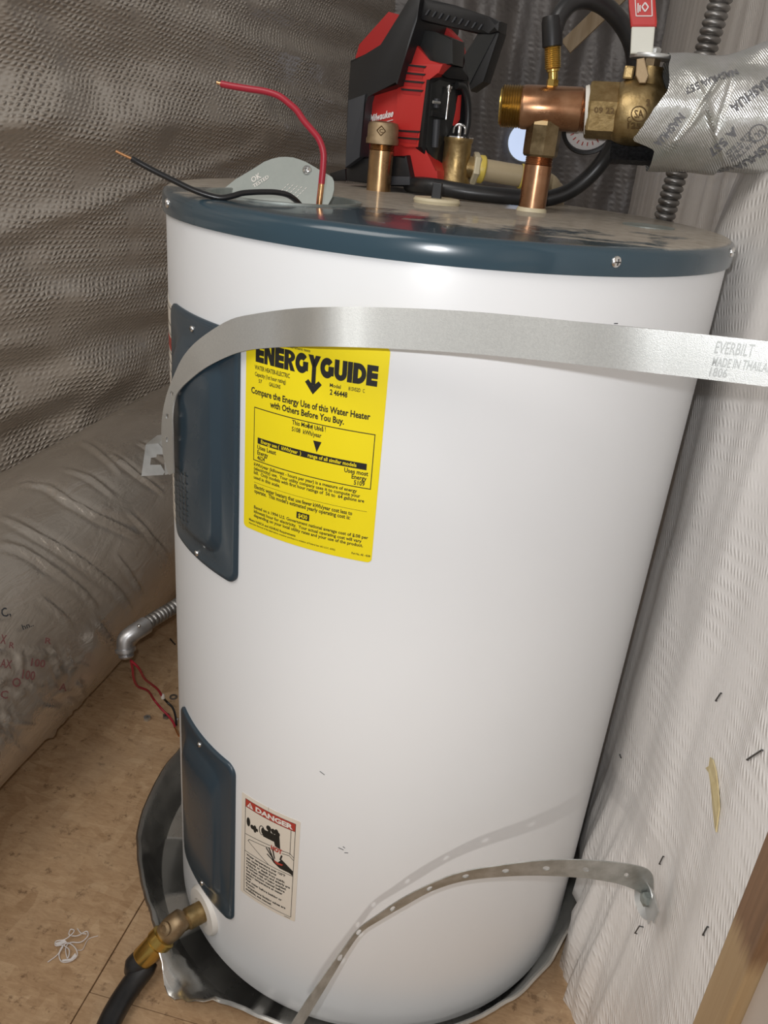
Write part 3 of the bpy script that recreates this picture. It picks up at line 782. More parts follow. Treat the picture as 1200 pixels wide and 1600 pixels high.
# capped outlet nipple
e = empty('capped_nipple', (-.103, .131, TOP), 'short brassy pipe nipple with a bronze cap in front of the red inflator', 'pipe nipple')
p = V((-.103, .131, TOP))
b = bmesh.new(); lathe(b, [(.0145, 0), (.0145, .044)]+threads(.0145, .044, .056)+[(.013, .058)], p, Z, 28); bobj('nipple', b, M['nipple'], e, smooth=40)
b = bmesh.new(); lathe(b, [(.0150, .051), (.0190, .051), (.0192, .056), (.0180, .058), (.0180, .070), (.0165, .0735), (.010, .0750), (.001, .0755)], p, Z, 32); cp = bobj('pipe_cap', b, M['bronze'], e, smooth=40)
b = bmesh.new()
def around(p, r, a, z): return V((p.x+r*math.sin(a), p.y-r*math.cos(a), p.z+z))
def ring_text(b, s, p, r, a0, a1, z, h, bold=.03): text_into(b, s, lambda t, k: around(p, r, a0+(a1-a0)*t, z+k*h), bold)
# diamond mark cast on the cap
for (za, zb, aa, ab) in ((.060, .065, 0, .28), (.065, .070, .28, 0), (.070, .065, 0, -.28), (.065, .060, -.28, 0)):
    A, B = around(p, .0182, aa+.1, za), around(p, .0182, ab+.1, zb); tube(b, [A, B], .0006, 6)
ring_text(b, 'C', p, .0184, -.02, .22, .0632, .0036); bobj('cast_mark', b, M['brass_dark'], cp)
# temperature and pressure relief valve with its beige discharge pipe
e = empty('relief_valve', (-.018, .160, TOP), 'brass relief valve with a beige discharge pipe behind the top plug', 'valve')
p = V((-.018, .160, TOP))
b = bmesh.new(); lathe(b, [(.011, -.002), (.011, .010), (.0185, .011), (.0190, .018), (.0165, .024), (.0163, .060), (.0175, .062), (.0175, .0655), (.0165, .0665), (.001, .067)], p, Z, 36); bobj('valve_body', b, M['brass'], e, smooth=40)
b = bmesh.new(); lathe(b, [(.0178, .0655), (.0178, .0668), (.001, .0672)], p, Z, 36); bobj('top_disc', b, M['chrome'], e, smooth=40)
b = bmesh.new(); lathe(b, [(.0022, .066), (.0022, .078), (.0008, .079)], p, Z, 12)
tube(b, catmull([p+V((-.007, 0, .070)), p+V((-.006, -.001, .077)), p+V((0, -.001, .080)), p+V((.006, -.001, .077)), p+V((.007, 0, .070))], 6), .0013, 8); bobj('test_lever', b, M['chrome'], e, smooth=60)
q0 = p+V((0, 0, .036)); q1 = PY(812, 275, .185); dx = (q1-q0).normalized()
b = bmesh.new(); lathe(b, [(.012, .010), (.0125, .0205), (.001, .021)], q0, dx, 24); bobj('outlet_boss', b, M['brass'], e, smooth=40)
b = bmesh.new(); lathe(b, [(.0175, .020), (.0185, .0215), (.0185, .026), (.0165, .028)], q0, dx, 6, rot=.3); bobj('hex_nut', b, M['ivory'], e)
b = bmesh.new(); lathe(b, [(.0150, .027), (.0158, .029), (.0158, .0335), (.0145, .035)], q0, dx, 32); bobj('sealant_ring', b, M['lemon'], e, smooth=40)
b = bmesh.new(); q2 = q0+dx*.112; q3 = q2+V((.010, .006, -.012)); q4 = V((q3.x+.002, .30, TOP-.02))
tube(b, catmull([q0+dx*.028, q0+dx*.06, q0+dx*.095, q2+V((.004, .002, -.004)), q2+V((.010, .03, -.012)), q2+V((.012, .10, -.016)), q2+V((.013, .128, -.030)), q2+V((.013, .132, -.08)), q2+V((.013, .132, -.40))], 6), .0125, 20); bobj('discharge_pipe', b, M['beige'], e, smooth=60)
b = bmesh.new(); lathe(b, [(.0135, .080), (.0142, .081), (.0142, .084), (.0135, .085)], q0, dx, 28, cap=False); bobj('joint_ring', b, M['lemon'], e, smooth=40)

# ------------------------------------------------------------------ cold inlet: nipple, union, copper tee pipe
e = empty('inlet_pipe', (.084, .063, TOP), 'copper inlet nipple and threaded cross pipe with an air valve', 'pipe')
p = V((.0838, .063, TOP))
b = bmesh.new(); lathe(b, [(.0146, 0), (.0146, .046)]+threads(.0146, .046, .056)+[(.0135, .058)], p, Z, 32); bobj('nipple', b, M['copper'], e, smooth=40)
b = bmesh.new(); lathe(b, [(.0165, 0), (.016, .002), (.0148, .004)], p, Z, 24); bobj('sealant_bead', b, M['ivory'], e, smooth=50)
b = bmesh.new(); lathe(b, [(.0165, .054), (.0182, .056), (.0185, .060), (.0185, .084), (.0175, .088), (.015, .090)], p, Z, 8, rot=.2); bobj('hex_union', b, M['union'], e)
b = bmesh.new(); lathe(b, [(.0130, .088), (.0130, .110)], p, Z, 24); bobj('branch_stub', b, M['bronze'], e, smooth=40)
PA, PB = PY(783, 165.5, .063), PY(1200, 186, .070); ex = (PB-PA).normalized(); Lp = (PB-PA).length
def along(x):                          # axial distance of image column x
    d = ray(x, 168); nn = V((0, 1, 0)); q = PP(x, 168, PA, nn); return (q-PA).dot(ex)
sT, sC, sW = along(815), along(909), along(920)
b = bmesh.new(); lathe(b, [(.0185, sT-.002), (.0206, sT+.001), (.0210, sT+.003), (.0210, sC-.002)]+threads(.0205, sC, sC+.008, .002)+[(.018, sC+.010)], PA, ex, 40); bobj('cross_pipe', b, M['copper'], e, smooth=40)
b = bmesh.new(); lathe(b, [(.013, -.0005), (.0165, 0)]+threads(.0205, .0008, sT, .0026, .0014)+[(.0195, sT+.001)], PA, ex, 40); bobj('threaded_end', b, M['thread_brass'], e, smooth=25)
b = bmesh.new(); lathe(b, [(.0155, .004), (.0155, -.0007), (.0175, -.0008), (.0178, .001)], PA, ex, 36, cap=False); bobj('pipe_end', b, M['gold'], e, smooth=40)
b = bmesh.new()
lathe(b, [(.0205, 0), (.0222, .0004), (.0225, .002), (.0222, .0044), (.0205, .005)], PA+ex*(sW-.004), ex+V((0, .0, .10)), 36, cap=False)
lathe(b, [(.0210, 0), (.0232, .0006), (.0230, .002), (.021, .003)], PA+ex*(sW-.0028), ex+V((0, .0, .06)), 36, cap=False); bobj('thread_tape', b, M['ptfe'], e, smooth=50)
sv = along(857); pv = PA+ex*sv
b = bmesh.new(); lathe(b, [(.0062, .019), (.0062, .0262)], pv, Z, 6); bobj('air_valve_hex', b, M['gold'], e)
b = bmesh.new(); lathe(b, [(.0045, .026), (.0045, .031), (.0035, .032)], pv, Z, 18); bobj('air_valve_stem', b, M['gold'], e, smooth=40)

# ------------------------------------------------------------------ ball valve
s0, s1, s2 = along(917), along(968), along(1035)
e = empty('ball_valve', PA+ex*s1-V((0, 0, .03)), 'brass ball valve with a white and red lever', 'valve')
b = bmesh.new(); lathe(b, [(.0215, s0), (.0262, s0+.001), (.0270, s0+.003), (.0270, along(962)), (.025, along(966))], PA, ex, 6, rot=PI/6+.25); hx = bobj('hex_end', b, M['brass'], e)
b = bmesh.new(); lathe(b, [(.022, along(960)), (.0265, along(963)), (.0285, along(970)), (.0305, along(982)), (.0310, along(1000)), (.0300, along(1016)), (.027, along(1026)), (.0225, along(1034)), (.021, along(1060))], PA, ex, 40); vb_ = bobj('valve_body', b, M['brass'], e, smooth=50)
ps = PA+ex*along(1004)
b = bmesh.new(); lathe(b, [(.019, .022), (.0145, .030), (.0125, .034), (.0125, .041)], ps, Z, 28); bobj('stem_housing', b, M['brass'], e, smooth=50)
b = bmesh.new(); lathe(b, [(.0085, .040), (.0085, .049)], ps, Z, 6); bobj('packing_nut', b, M['bronze'], e)
b = bmesh.new(); box(b, ps+V((-.020, -.006, .034)), (.010, .010, .012), bev=.002); bobj('stop_lug', b, M['brass'], e)
b = bmesh.new(); a0, a1 = PY(1001, 95, .045), PY(992, 142, .045)
plate(b, [PY(995, 92, .045), PY(1007, 90, .045), PY(1014, 118, .045), PY(1009, 130, .045), PY(999, 130, .045), PY(993, 118, .045)], V((0, .006, 0)), bev=.001); bobj('stop_tab', b, M['bronze'], e)
b = bmesh.new(); lathe(b, [(.0215, .0475), (.022, .0485), (.022, .0505), (.0215, .0515)], ps, Z, 36); bobj('lever_washer', b, M['zinc'], e, smooth=40)
b = bmesh.new(); lathe(b, [(.0065, .051), (.0068, .056), (.005, .0575)], ps+V((0, -.006, 0)), Z, 6); bobj('stem_nut', b, M['zinc'], e)
Yl = .052
lw = [(985, 84), (1020, 84), (1024, 40), (987, 40)]
b = bmesh.new(); plate(b, [PY(x, y, Yl) for x, y in lw], V((0, .008, 0)), bev=.0015); bobj('lever', b, M['lever_white'], e)
b = bmesh.new(); plate(b, [PY(x, y, Yl-.001) for x, y in ((986, 42), (1026, 42), (1027, 34), (1020, -60), (981, -60), (983, 10))], V((0, .010, 0)), bev=.002); lr = bobj('lever_grip', b, M['lever_red'], e)
b = bmesh.new(); PL = V((0, 1, 0)); q = PY(1000, 0, Yl-.0015)
def onlev(x, y): return PY(x, y, Yl-.0016)
for A, B in (((994, 25), (1019, 25)), ((1019, 25), (1017, -40)), ((1017, -40), (990, -40)), ((990, -40), (994, 25))): tube(b, [onlev(*A), onlev(*B)], .0005, 5)
for A, B in (((1008, 4), (1013, 11)), ((1013, 11), (1008, 18)), ((1008, 18), (1003, 11)), ((1003, 11), (1008, 4)), ((1001, -12), (1014, -12)), ((997, 5), (997, 20)), ((1000, 8), (1000, 18)), ((997, -4), (1004, -4)), ((1010, -2), (1015, -2))): tube(b, [onlev(*A), onlev(*B)], .0007, 5)
bobj('grip_print', b, M['white_logo'], lr)
# cast lettering: intersect the image ray with the valve's axis cylinder
def on_pipe(x, y, r):
    d = ray(x, y); o = CAM-PA; d2 = d-ex*d.dot(ex); o2 = o-ex*o.dot(ex)
    A = d2.dot(d2); B = 2*d2.dot(o2); C_ = o2.dot(o2)-r*r
    return CAM+d*((-B-math.sqrt(max(B*B-4*A*C_, 0)))/2/A)
def pipe_text(b, s, a, c, hpx, r, bold=.03):
    dx_, dy_ = c[0]-a[0], c[1]-a[1]; L_ = math.hypot(dx_, dy_); ux, uy = dy_/L_, -dx_/L_
    text_into(b, s, lambda t, k: on_pipe(a[0]+dx_*t+ux*k*hpx, a[1]+dy_*t+uy*k*hpx, r), bold)
b = bmesh.new(); pipe_text(b, '09 22', (928, 176), (960, 178), 9, .0268); bobj('cast_lettering', b, M['brass_dark'], hx)
b = bmesh.new(); pipe_text(b, 'SA', (991, 184), (1006, 184), 12, .0325); pipe_text(b, '125', (980, 201), (1001, 202), 9, .0322); pipe_text(b, '3', (1010, 165), (1016, 165), 10, .0325); pipe_text(b, 'C', (981, 192), (987, 190), 8, .0322)
ci = [on_pipe(998.5+12*math.cos(t), 178+12*math.sin(t), .0325) for t in [2*PI*k/24 for k in range(25)]]; tube(b, ci, .0006, 5, cap=False)
bobj('cast_lettering', b, M['brass_dark'], vb_)

# ------------------------------------------------------------------ insulated pipe wrapped in silver tape
sR = (V((.334, 0, 0)).x-PA.x)/ex.x; sF = along(967)
e = empty('insulated_pipe', PA+ex*(s2+.04)-V((0, 0, .055)), 'foam-covered pipe wrapped in silver printed tape running into the right wall', 'insulated pipe')
cdir = (CAM-(PA+ex*s2)); cdir = (cdir-ex*cdir.dot(ex)).normalized(); udir = ex.cross(cdir).normalized()
if udir.z < 0: udir = -udir
b = bmesh.new()
def foam(u, v):                         # lower half trough reaching left under the valve
    a = math.radians(-175+112*u); s = sF+(sR-sF)*v
    return PA+ex*s+(cdir*math.cos(a)*.9+udir*math.sin(a))*(.0485+.0012*nz(a*9, s*200, 3))
gridmesh(b, 24, 60, foam); bmesh.ops.solidify(b, geom=b.faces[:], thickness=.010); bobj('foam_sleeve', b, M['foam'], e, smooth=40)
RTp = .0535
def left_edge(a):                       # a=0 faces the camera, + up
    base = along(1030)
    if a > .35: return base-.001*math.sin(a*9)
    if a > -.45:
        t = (.35-a)/.8; return base+(along(992)-base)*t**.9+.0015*nz(a*60, 1, 1)
    t = sm((-.45-a)/.22); return along(992)+(base-.001-along(992))*t+.003*nz(a*50, 3, 2)*(1-t)
def tape_pt(a, s, dr=0.0):
    rr = RTp+.0022*nz(a*2.2, s*30, 4)
    # creases
    for (sx, ax_, sl, wd, am) in ((along(1090), .25, 2.2, .0022, .0038), (along(1103), -.05, -2.6, .002, .0042), (along(1118), .15, .6, .0018, -.003), (along(1075), -.15, 3.0, .002, .002)):
        dd = (s-sx)-(a-ax_)*.012*sl; rr += am*math.exp(-(dd/wd)**2)*math.exp(-((a-ax_)/.45)**2)
    flap = sm((s-along(1105))/.05)*sm((a-.9)/.5); rr += .014*flap
    rr += -.003*sm((s-along(1135))/.004)*sm((-.9-a)/.3)
    return PA+ex*s+(cdir*math.cos(a)+udir*math.sin(a))*(rr+dr)
def tape(u, v):
    a = -PI+2*PI*u; s = left_edge(a); s = s+(sR-s)*v
    return tape_pt(a, s)
b = bmesh.new(); gridmesh(b, 140, 110, tape); bmesh.ops.remove_doubles(b, verts=b.verts, dist=1e-5); tp = bobj('tape_wrap', b, M['tape'], e, smooth=60)
b = bmesh.new(); lathe(b, [(.020, along(1040)), (.020, sR)], PA, ex, 20); bobj('pipe_core', b, M['copper'], e, smooth=40)
def tape_text(b, s, x, y, rot, h, wpx, bold=.02):
    q = on_pipe(x, y, RTp)-PA; s0_ = q.dot(ex); q -= ex*s0_; a0_ = math.atan2(q.dot(udir), q.dot(cdir)); c_, s__ = math.cos(rot), math.sin(rot)
    text_into(b, s, lambda t, k: tape_pt(a0_+(t*wpx*s__+k*h*c_)/RTp, s0_+t*wpx*c_-k*h*s__, .0007), bold)
def tape_text1(*a_):
    b = bmesh.new(); tape_text(b, *a_); bobj('tape_print', b, M['print_grey'], tp)
tape_text1('NASHUA 557', 1216, 206, .92+PI, .0088, .072, .03); tape_text1('A 557', 1146, 197, .95+PI, .0085, .031, .03); tape_text1('NASHUA', 1062, 176, 1.0+PI, .0075, .034, .03)
tape_text1('NASHUA 557', 1150, 108, .45+PI, .0070, .050, .02); tape_text1('NASHUA', 1200, 120, .75+PI, .0085, .042, .03)
for k, s in enumerate(('LISTED', 'UL 181B-FX', 'LISTED')): tape_text1(s, 1170+k*4, 206+k*7, .92+PI, .0035, .026, .01)
tape_text1('UL', 1189, 202, .85+PI, .0055, .007, .02)
b = bmesh.new()
q = on_pipe(1184, 208, RTp)-PA; sq_ = q.dot(ex); q -= ex*sq_; aq = math.atan2(q.dot(udir), q.dot(cdir))
tube(b, [tape_pt(aq+.0075*math.sin(t)/RTp, sq_+.0075*math.cos(t), .0006) for t in [2*PI*k/20 for k in range(21)]], .0005, 5, cap=False)
bobj('print_circle', b, M['print_grey'], tp)

# ------------------------------------------------------------------ pressure gauge
e = empty('pressure_gauge', PY(925, 240, .13), 'round black-rimmed pressure gauge half hidden under the cross pipe', 'gauge')
gc = PY(922, 198, .13); gn = (CAM-gc).normalized()+V((.25, 0, -.45)); gn.normalize()
b = bmesh.new(); lathe(b, [(.0295, -.016), (.031, -.012), (.031, .002), (.029, .004), (.0265, .003), (.0265, -.001)], gc, gn, 40, cap=False); bobj('gauge_rim', b, M['plastic_black'], e, smooth=40)
b = bmesh.new(); lathe(b, [(.001, -.016), (.0295, -.016), (.0295, -.002), (.001, -.002)], gc, gn, 40); bobj('gauge_face', b, M['gauge_face'], e)
b = bmesh.new(); gx, gy, gz = frame(gn)
for k in range(22):
    t = 2*PI*k/22; d = gx*math.cos(t)+gy*math.sin(t); tube(b, [gc+d*.018-gn*.0015, gc+d*.022-gn*.0015], .0006, 5)
bobj('gauge_scale', b, M['red_ink'], e)

# ------------------------------------------------------------------ vertical armoured conduit behind the tank
b = bmesh.new(); corrugated(b, [PY(1143, -60, .315), PY(1126, 0, .315), PY(1108, 62, .315), PY(1092, 120, .315), PY(1076, 190, .315), PY(1060, 262, .315), PY(1045, 315, .315), PY(1030, 368, .32), V((.235, .33, .75)), V((.22, .33, .4)), V((.215, .33, .012))], .0123, .0085, .0018)
tag(bobj('armoured_conduit', b, M['conduit_dark'], None, smooth=60), 'ribbed armoured conduit running down behind the tank near the right wall', 'conduit')

# ================================================================== RED INFLATOR
A0, B0_, C0 = PY(540, 285, .172), PY(655, 285, .138), PY(742, 285, .205)
nF = V((B0_.y-A0.y, -(B0_.x-A0.x), 0)).normalized(); nS = V((C0.y-B0_.y, -(C0.x-B0_.x), 0)).normalized()
if nF.y > 0: nF = -nF
if nS.dot(CAM-B0_) < 0: nS = -nS
I = empty('cordless_inflator', V((-.09, .19, TOP)), 'red and black cordless inflator with a carrying handle on the heater', 'inflator')
def c1(x, y): return (500+x/3, y/3)
def fplate(name, pts, mt, out=0.0, th=.02, pl='F', bev=.0015, parent=None, crop=True):
    n_ = nF if pl == 'F' else nS; o_ = (A0 if pl == 'F' else B0_)+n_*out
    P_ = [PP(*(c1(*q) if crop else q), o_, n_) for q in pts]
    for q in P_: q.z = max(q.z, TOP+.0008)
    b = bmesh.new(); plate(b, P_, -n_*th, bev); return bobj(name, b, mt, parent or I, smooth=30)
# body: red housing
fplate('body', [(205, 475), (222, 440), (362, 395), (372, 340), (435, 185), (512, 290), (582, 297), (560, 345), (508, 372), (482, 690), (548, 800), (552, 862), (456, 882), (428, 860), (405, 725), (335, 742), (188, 732)], M['red'], 0, .085)
fplate('rear_housing', [(168, 262), (182, 208), (320, 54), (460, 92), (592, 128), (648, 186), (684, 315), (640, 400), (600, 640), (552, 800), (300, 842), (150, 832), (150, 400)], M['red_dark'], -.050, .012)
fplate('centre_panel', [(362, 396), (376, 345), (402, 298), (576, 300), (556, 345), (507, 372), (481, 690), (400, 690), (352, 668)], M['red'], .0035, .02, bev=.001)
# black bumper frame, base
fplate('bumper', [(412, -6), (470, -6), (456, 92), (386, 302), (362, 398), (218, 442), (204, 482), (188, 735), (116, 788), (130, 470), (140, 282), (290, 222), (376, 62)], M['plastic_black'], .018, .10, bev=.003)
fplate('bumper_inner', [(132, 470), (215, 440), (204, 482), (188, 735), (118, 786)], M['slate'], .0195, .02, bev=.001)
fplate('base_foot', [(120, 792), (190, 733), (335, 744), (404, 727), (432, 862), (330, 874), (122, 848)], M['plastic_black'], .010, .10, bev=.003)
fplate('foot_pad', [(330, 826), (420, 828), (422, 868), (330, 868)], M['slate'], .0125, .02, bev=.001)
fplate('rear_foot', [(40, 812), (118, 790), (122, 846), (60, 848)], M['plastic_black'], -.03, .05, bev=.002)
# dark window panel
fplate('window_panel', [(432, 183), (452, 132), (545, 150), (620, 182), (622, 302), (575, 302), (514, 290)], M['plastic_dark'], -.006, .03, bev=.001)
# handle: grip bar and rear leg
gb = fplate('handle_grip', [(440, -6), (505, -10), (640, 26), (790, 76), (842, 98), (836, 150), (790, 156), (735, 156), (600, 122), (455, 92)], M['plastic_black'], .010, .020, bev=.005)
for k in range(9):
    x = 508+k*31; y = 44+k*8.6
    fplate('grip_rib', [(x, y), (x+7, y+1), (x-10, y+27), (x-17, y+26)], M['slate'], .0118, .004, bev=0, parent=gb)
fplate('handle_leg', [(738, 150), (838, 120), (842, 150), (766, 384), (702, 428), (688, 380), (684, 320), (668, 262)], M['plastic_black'], .006, .018, bev=.004)
fplate('leg_lining', [(740, 170), (822, 158), (700, 395), (690, 330), (676, 266)], M['plastic_dark'], .0075, .004, bev=0)
# vents: slot shade put in as dark plates on the panel
for (x0, x1, y, sl) in ((398, 486, 312, 12), (394, 482, 350, 10), (390, 478, 388, 9), (386, 472, 428, 8), (374, 458, 622, 6), (370, 454, 654, 8)):
    fplate('vent_slot_shade', [(x0, y-8), (x1, y-8+sl), (x1-2, y+12+sl), (x0, y+12)], M['red_dark'], .0040, .004, bev=0)
    fplate('vent_lip', [(x0-8, y-14), (x1+12, y-14+sl), (x1+4, y-5+sl), (x0-4, y-5)], M['plastic_dark'], .0046, .002, bev=0)
# maker's name in white script
b = bmesh.new(); o_ = A0+nF*.0012
A_, B_ = PP(*c1(231, 572), o_, nF), PP(*c1(341, 546), o_, nF); d_ = B_-A_; u_ = V((0, 0, 1))
text_into(b, 'Milwaukee', lambda t, k: A_+d_*(t+.045*k)+u_*(k*.0075), .028)
tube(b, [PP(*c1(262, 584), o_, nF), PP(*c1(342, 562), o_, nF)], .0005, 5); bobj('maker_lettering', b, M['white_logo'], I)
# accessory bay on the right-hand side
fplate('accessory_bay', [(578, 300), (688, 318), (702, 424), (690, 600), (672, 640), (640, 660), (600, 800), (555, 812), (500, 742), (476, 690), (510, 374), (560, 346)], M['plastic_black'], .004, .012, 'S', .002)
fplate('bay_recess', [(524, 392), (560, 372), (636, 396), (640, 560), (560, 690), (545, 770), (512, 716), (498, 690)], M['plastic_dark'], .0052, .003, 'S', .0005)
fplate('bay_cap', [(584, 302), (686, 320), (694, 380), (600, 368), (572, 352)], M['plastic_black'], .010, .010, 'S', .002)
fplate('bay_clip', [(528, 518), (608, 540), (606, 562), (524, 545)], M['plastic_black'], .009, .008, 'S', .001)
fplate('red_insert', [(650, 448), (664, 444), (656, 560), (636, 592), (622, 588)], M['red'], .0055, .004, 'S', .0004)
def stube(name, pts, r, mt, out=.008):
    o_ = B0_+nS*out; b = bmesh.new(); tube(b, catmull([PP(*c1(*q), o_, nS) for q in pts], 5), r, 12); return bobj(name, b, mt, I, smooth=60)
ndl = stube('inflation_needle', [(606, 398), (600, 470), (590, 560)], .0014, M['chrome'], .011)
b = bmesh.new(); lathe(b, [(.0026, 0), (.0026, .003), (.0038, .0035), (.0038, .006), (.002, .0065)], PP(*c1(603, 432), B0_+nS*.011, nS), (0, 0, 1), 14); bobj('needle_collar', b, M['chrome'], ndl, smooth=40)
stube('nozzle_adapter', [(548, 462), (545, 505)], .0032, M['slate']); stube('nozzle_adapter', [(530, 478), (562, 482)], .0016, M['zinc'], .011)
stube('storage_tube', [(548, 560), (543, 640), (540, 690)], .0042, M['slate'])
stube('bay_hose', [(640, 400), (672, 410), (692, 470), (694, 560), (684, 620), (668, 655)], .0042, M['rubber'], .009)
# air hose looping round to the copper pipe, with its chuck
hp = [PY(640, 290, .150), PY(662, 289, .120), PY(690, 293, .112), PY(730, 300, .112), PY(775, 307, .118), PY(815, 311, .126), PY(850, 311, .132), PY(885, 301, .138), PY(915, 281, .142), PY(940, 254, .142), PY(958, 226, .136), PY(975, 185, .128), PY(988, 135, .122), PY(992, 100, .115), PY(987, 68, .108), PY(972, 38, .100), PY(948, 12, .090), PY(920, -1, .080), PY(895, 3, .072), PY(876, 22, .066), PY(866, 48, .063), PY(863, 66, .063)]
for q in hp: q.z = max(q.z, TOP+.0095)
b = bmesh.new(); tube(b, catmull(hp, 6), .0088, 18); bobj('air_hose', b, M['rubber'], I, smooth=60)
ch = pv+V((0, 0, .027)); tc = PY(863, 55, .063); ad_ = (tc-ch).normalized()
b = bmesh.new(); lathe(b, [(.0088, .028), (.0102, .029), (.0104, .050), (.0092, .055)], ch, ad_, 24); bobj('hose_sleeve', b, M['plastic_black'], I, smooth=40)
b = bmesh.new(); lathe(b, [(.0050, 0), (.0050, .006), (.0066, .0065), (.0066, .0085)]+threads(.0084, .009, .029, .0018, .0007)+[(.008, .030)], ch, ad_, 24); bobj('brass_chuck', b, M['gold'], I, smooth=35)

# ================================================================== TOP STRAP
def at_t(x, y, t): return CAM+ray(x, y)*t
l0, l1 = at_t(1050, 550, .462), at_t(1200, 568, .438); ln = V((l1.y-l0.y, -(l1.x-l0.x), 0)).normalized()
def LP(x, y): return PP(x, y, l0, ln)
A, B = [], []
for x, ya, yb in ((1280, 541, 614), (1200, 533, 604), (1125, 525, 595), (1050, 517, 586), (975, 509.5, 577.5)): A.append(LP(x, ya)); B.append(LP(x, yb))
for x, ya, yb, t in ((890, 501, 568, .497), (820, 494, 560.5, .516), (740, 487, 553, .537), (660, 482.5, 547.5, .556), (580, 480, 543.5, .572), (500, 480, 541.5, .585)):
    A.append(at_t(x, ya, t)); B.append(at_t(x, yb, t*1.006))
for (ta, tb, r) in (((450, 483), (450, 542), .2875), ((400, 490), (403, 545), .2870), ((361, 499), (372, 551), .2885), ((324, 521), (341, 564), .2900), ((300, 541), (318, 577), .2920), ((284, 562), (300, 591), .2925), ((272, 588), (284, 606), .2935), ((262, 614), (274, 622), .295), ((255, 645), (270, 648), .298), ((253, 675), (270.5, 676), .298), ((255, 706), (271, 702), .297), ((259, 725), (271.5, 722), .296), ((265, 742), (272, 739), .2955)):
    A.append(PC(*ta, r)); B.append(PC(*tb, r))
TA, TB = catmull(A, 4), catmull(B, 4); n_ = len(TA)
e = empty('strap', V((0, -.3, .80)), 'wide galvanised strap across the front of the tank, covering the yellow label top', 'strap', 'heater straps')
b = bmesh.new(); i0 = n_-24
holed_ribbon(b, TA, TB, {i0+2: 1, i0+7: 1, i0+12: 1}, .0012, .0036)
bobj('band', b, M['strap'], e, smooth=40)
b = bmesh.new()
def strap_text(s, x0, x1, y0, y1, h):
    A_, B_ = LP(x0, y0), LP(x1, y1); d = B_-A_; u = V((0, 0, 1))
    text_into(b, s, lambda t, k: A_+d*t+u*(k*h)-ln*(.0011 if ln.dot(CAM-A_) < 0 else -.0011), .012)
strap_text('EVERBILT', 1116, 1176, 551, 557, .0068); strap_text('MADE IN THAILAND', 1112, 1215, 571, 583, .0052); strap_text('1806', 1108, 1135, 587, 590, .0052)
bobj('stamped_lettering', b, M['stamp'], e)
# end bracket
b = bmesh.new(); p0b = PY(235, 710, -.085); nb_ = V((.22, -.95, .15)).normalized()
def k6(x, y): return PP(200+x/8.89, 620+y/8.89, p0b, nb_)
br = [k6(*q) for q in ((245, 668), (425, 650), (500, 740), (482, 800), (400, 800), (395, 838), (320, 848), (308, 945), (452, 945), (512, 1042), (488, 1085), (185, 1102))]
plate(b, br, -nb_*.0016)
bk = bobj('end_bracket', b, M['zinc'], e)
b = bmesh.new(); plate(b, [k6(245, 668), k6(425, 650), k6(425, 612)+V((.004, .018, .002)), k6(250, 630)+V((.004, .018, .002))], V((0, .0014, .0006))); bobj('top_flange', b, M['zinc'], bk)
b = bmesh.new(); q1, q2, q3, q4 = k6(500, 745), k6(512, 1085), k6(615, 1075)+V((.006, .012, 0)), k6(520, 730)+V((.006, .02, 0)); plate(b, [q1, q2, q3, q4], V((.0006, .0012, 0))); bobj('side_flange', b, M['zinc'], bk)
b = bmesh.new(); plate(b, [k6(430, 640), k6(500, 740), k6(495, 690)+V((.002, .012, 0)), k6(470, 500)+V((.003, .02, 0))], V((0, .0014, .0004))); bobj('hook', b, M['zinc'], bk)

# ================================================================== LOWER STRAP
e = empty('strap', V((.32, -.25, .30)), 'loose narrow perforated strap screwed to the right wall near the floor', 'strap', 'heater straps')
st = [((1020, 1402), (1010, 1412), -.258, -.262), ((1021, 1380), (1008, 1408), -.258, -.262), ((1019, 1366), (1004, 1398), -.262, -.262), ((1008, 1356), (992, 1390), -.272, -.268), ((977, 1349), (968, 1381), -.285, -.280), ((940, 1345), (938, 1375), -.294, -.289), ((902, 1343), (908, 1371), -.301, -.296), ((847, 1344), (847, 1367.5), -.310, -.305), ((787, 1351), (787, 1369), -.318, -.313), ((722, 1362), (724, 1376), -.325, -.320), ((672, 1381), (674, 1392), -.330, -.326), ((627, 1404), (631, 1415.5), -.334, -.331), ((590, 1429), (594, 1437), -.338, -.336), ((560, 1451), (565, 1456), -.343, -.341), ((535, 1483), (542, 1487), -.355, -.352), ((508, 1521), (518, 1527), -.372, -.368), ((478, 1564), (492, 1570), -.392, -.388), ((452, 1605), (468, 1611), -.412, -.408), ((420, 1660), (440, 1668), -.436, -.432)]
TA = catmull([PY(*a, ya) for a, c_, ya, yb in st], 5); TB = catmull([PY(*c_, yb) for a, c_, ya, yb in st], 5)
# resample so hole cells are evenly spaced
def resample2(A, B, step):
    oa, ob, acc = [A[0]], [B[0]], 0.0
    for i in range(len(A)-1):
        L_ = ((A[i+1]+B[i+1])-(A[i]+B[i])).length/2; d = step-acc
        while d <= L_:
            oa.append(A[i].lerp(A[i+1], d/L_)); ob.append(B[i].lerp(B[i+1], d/L_)); d += step
        acc = L_-(d-step)
    return oa, ob
TA, TB = resample2(TA, TB, .0076)
def pxof(P):
    d = P-CAM; z = d.dot(CF); return 600+FPX*d.dot(CR)/z, 800-FPX*d.dot(CU)/z
hs = {}
for hx_, hy_ in ((611, 1420), (667, 1390), (726, 1370), (787, 1360), (849, 1355), (912, 1357.5), (977, 1365), (555, 1458), (528, 1497)):
    best = min(range(len(TA)-1), key=lambda i: math.dist(pxof((TA[i]+TB[i]+TA[i+1]+TB[i+1])/4), (hx_, hy_))); hs[best] = 1
b = bmesh.new(); holed_ribbon(b, TA, TB, hs, .0011, .0034); bobj('band', b, M['strap2'], e, smooth=40)
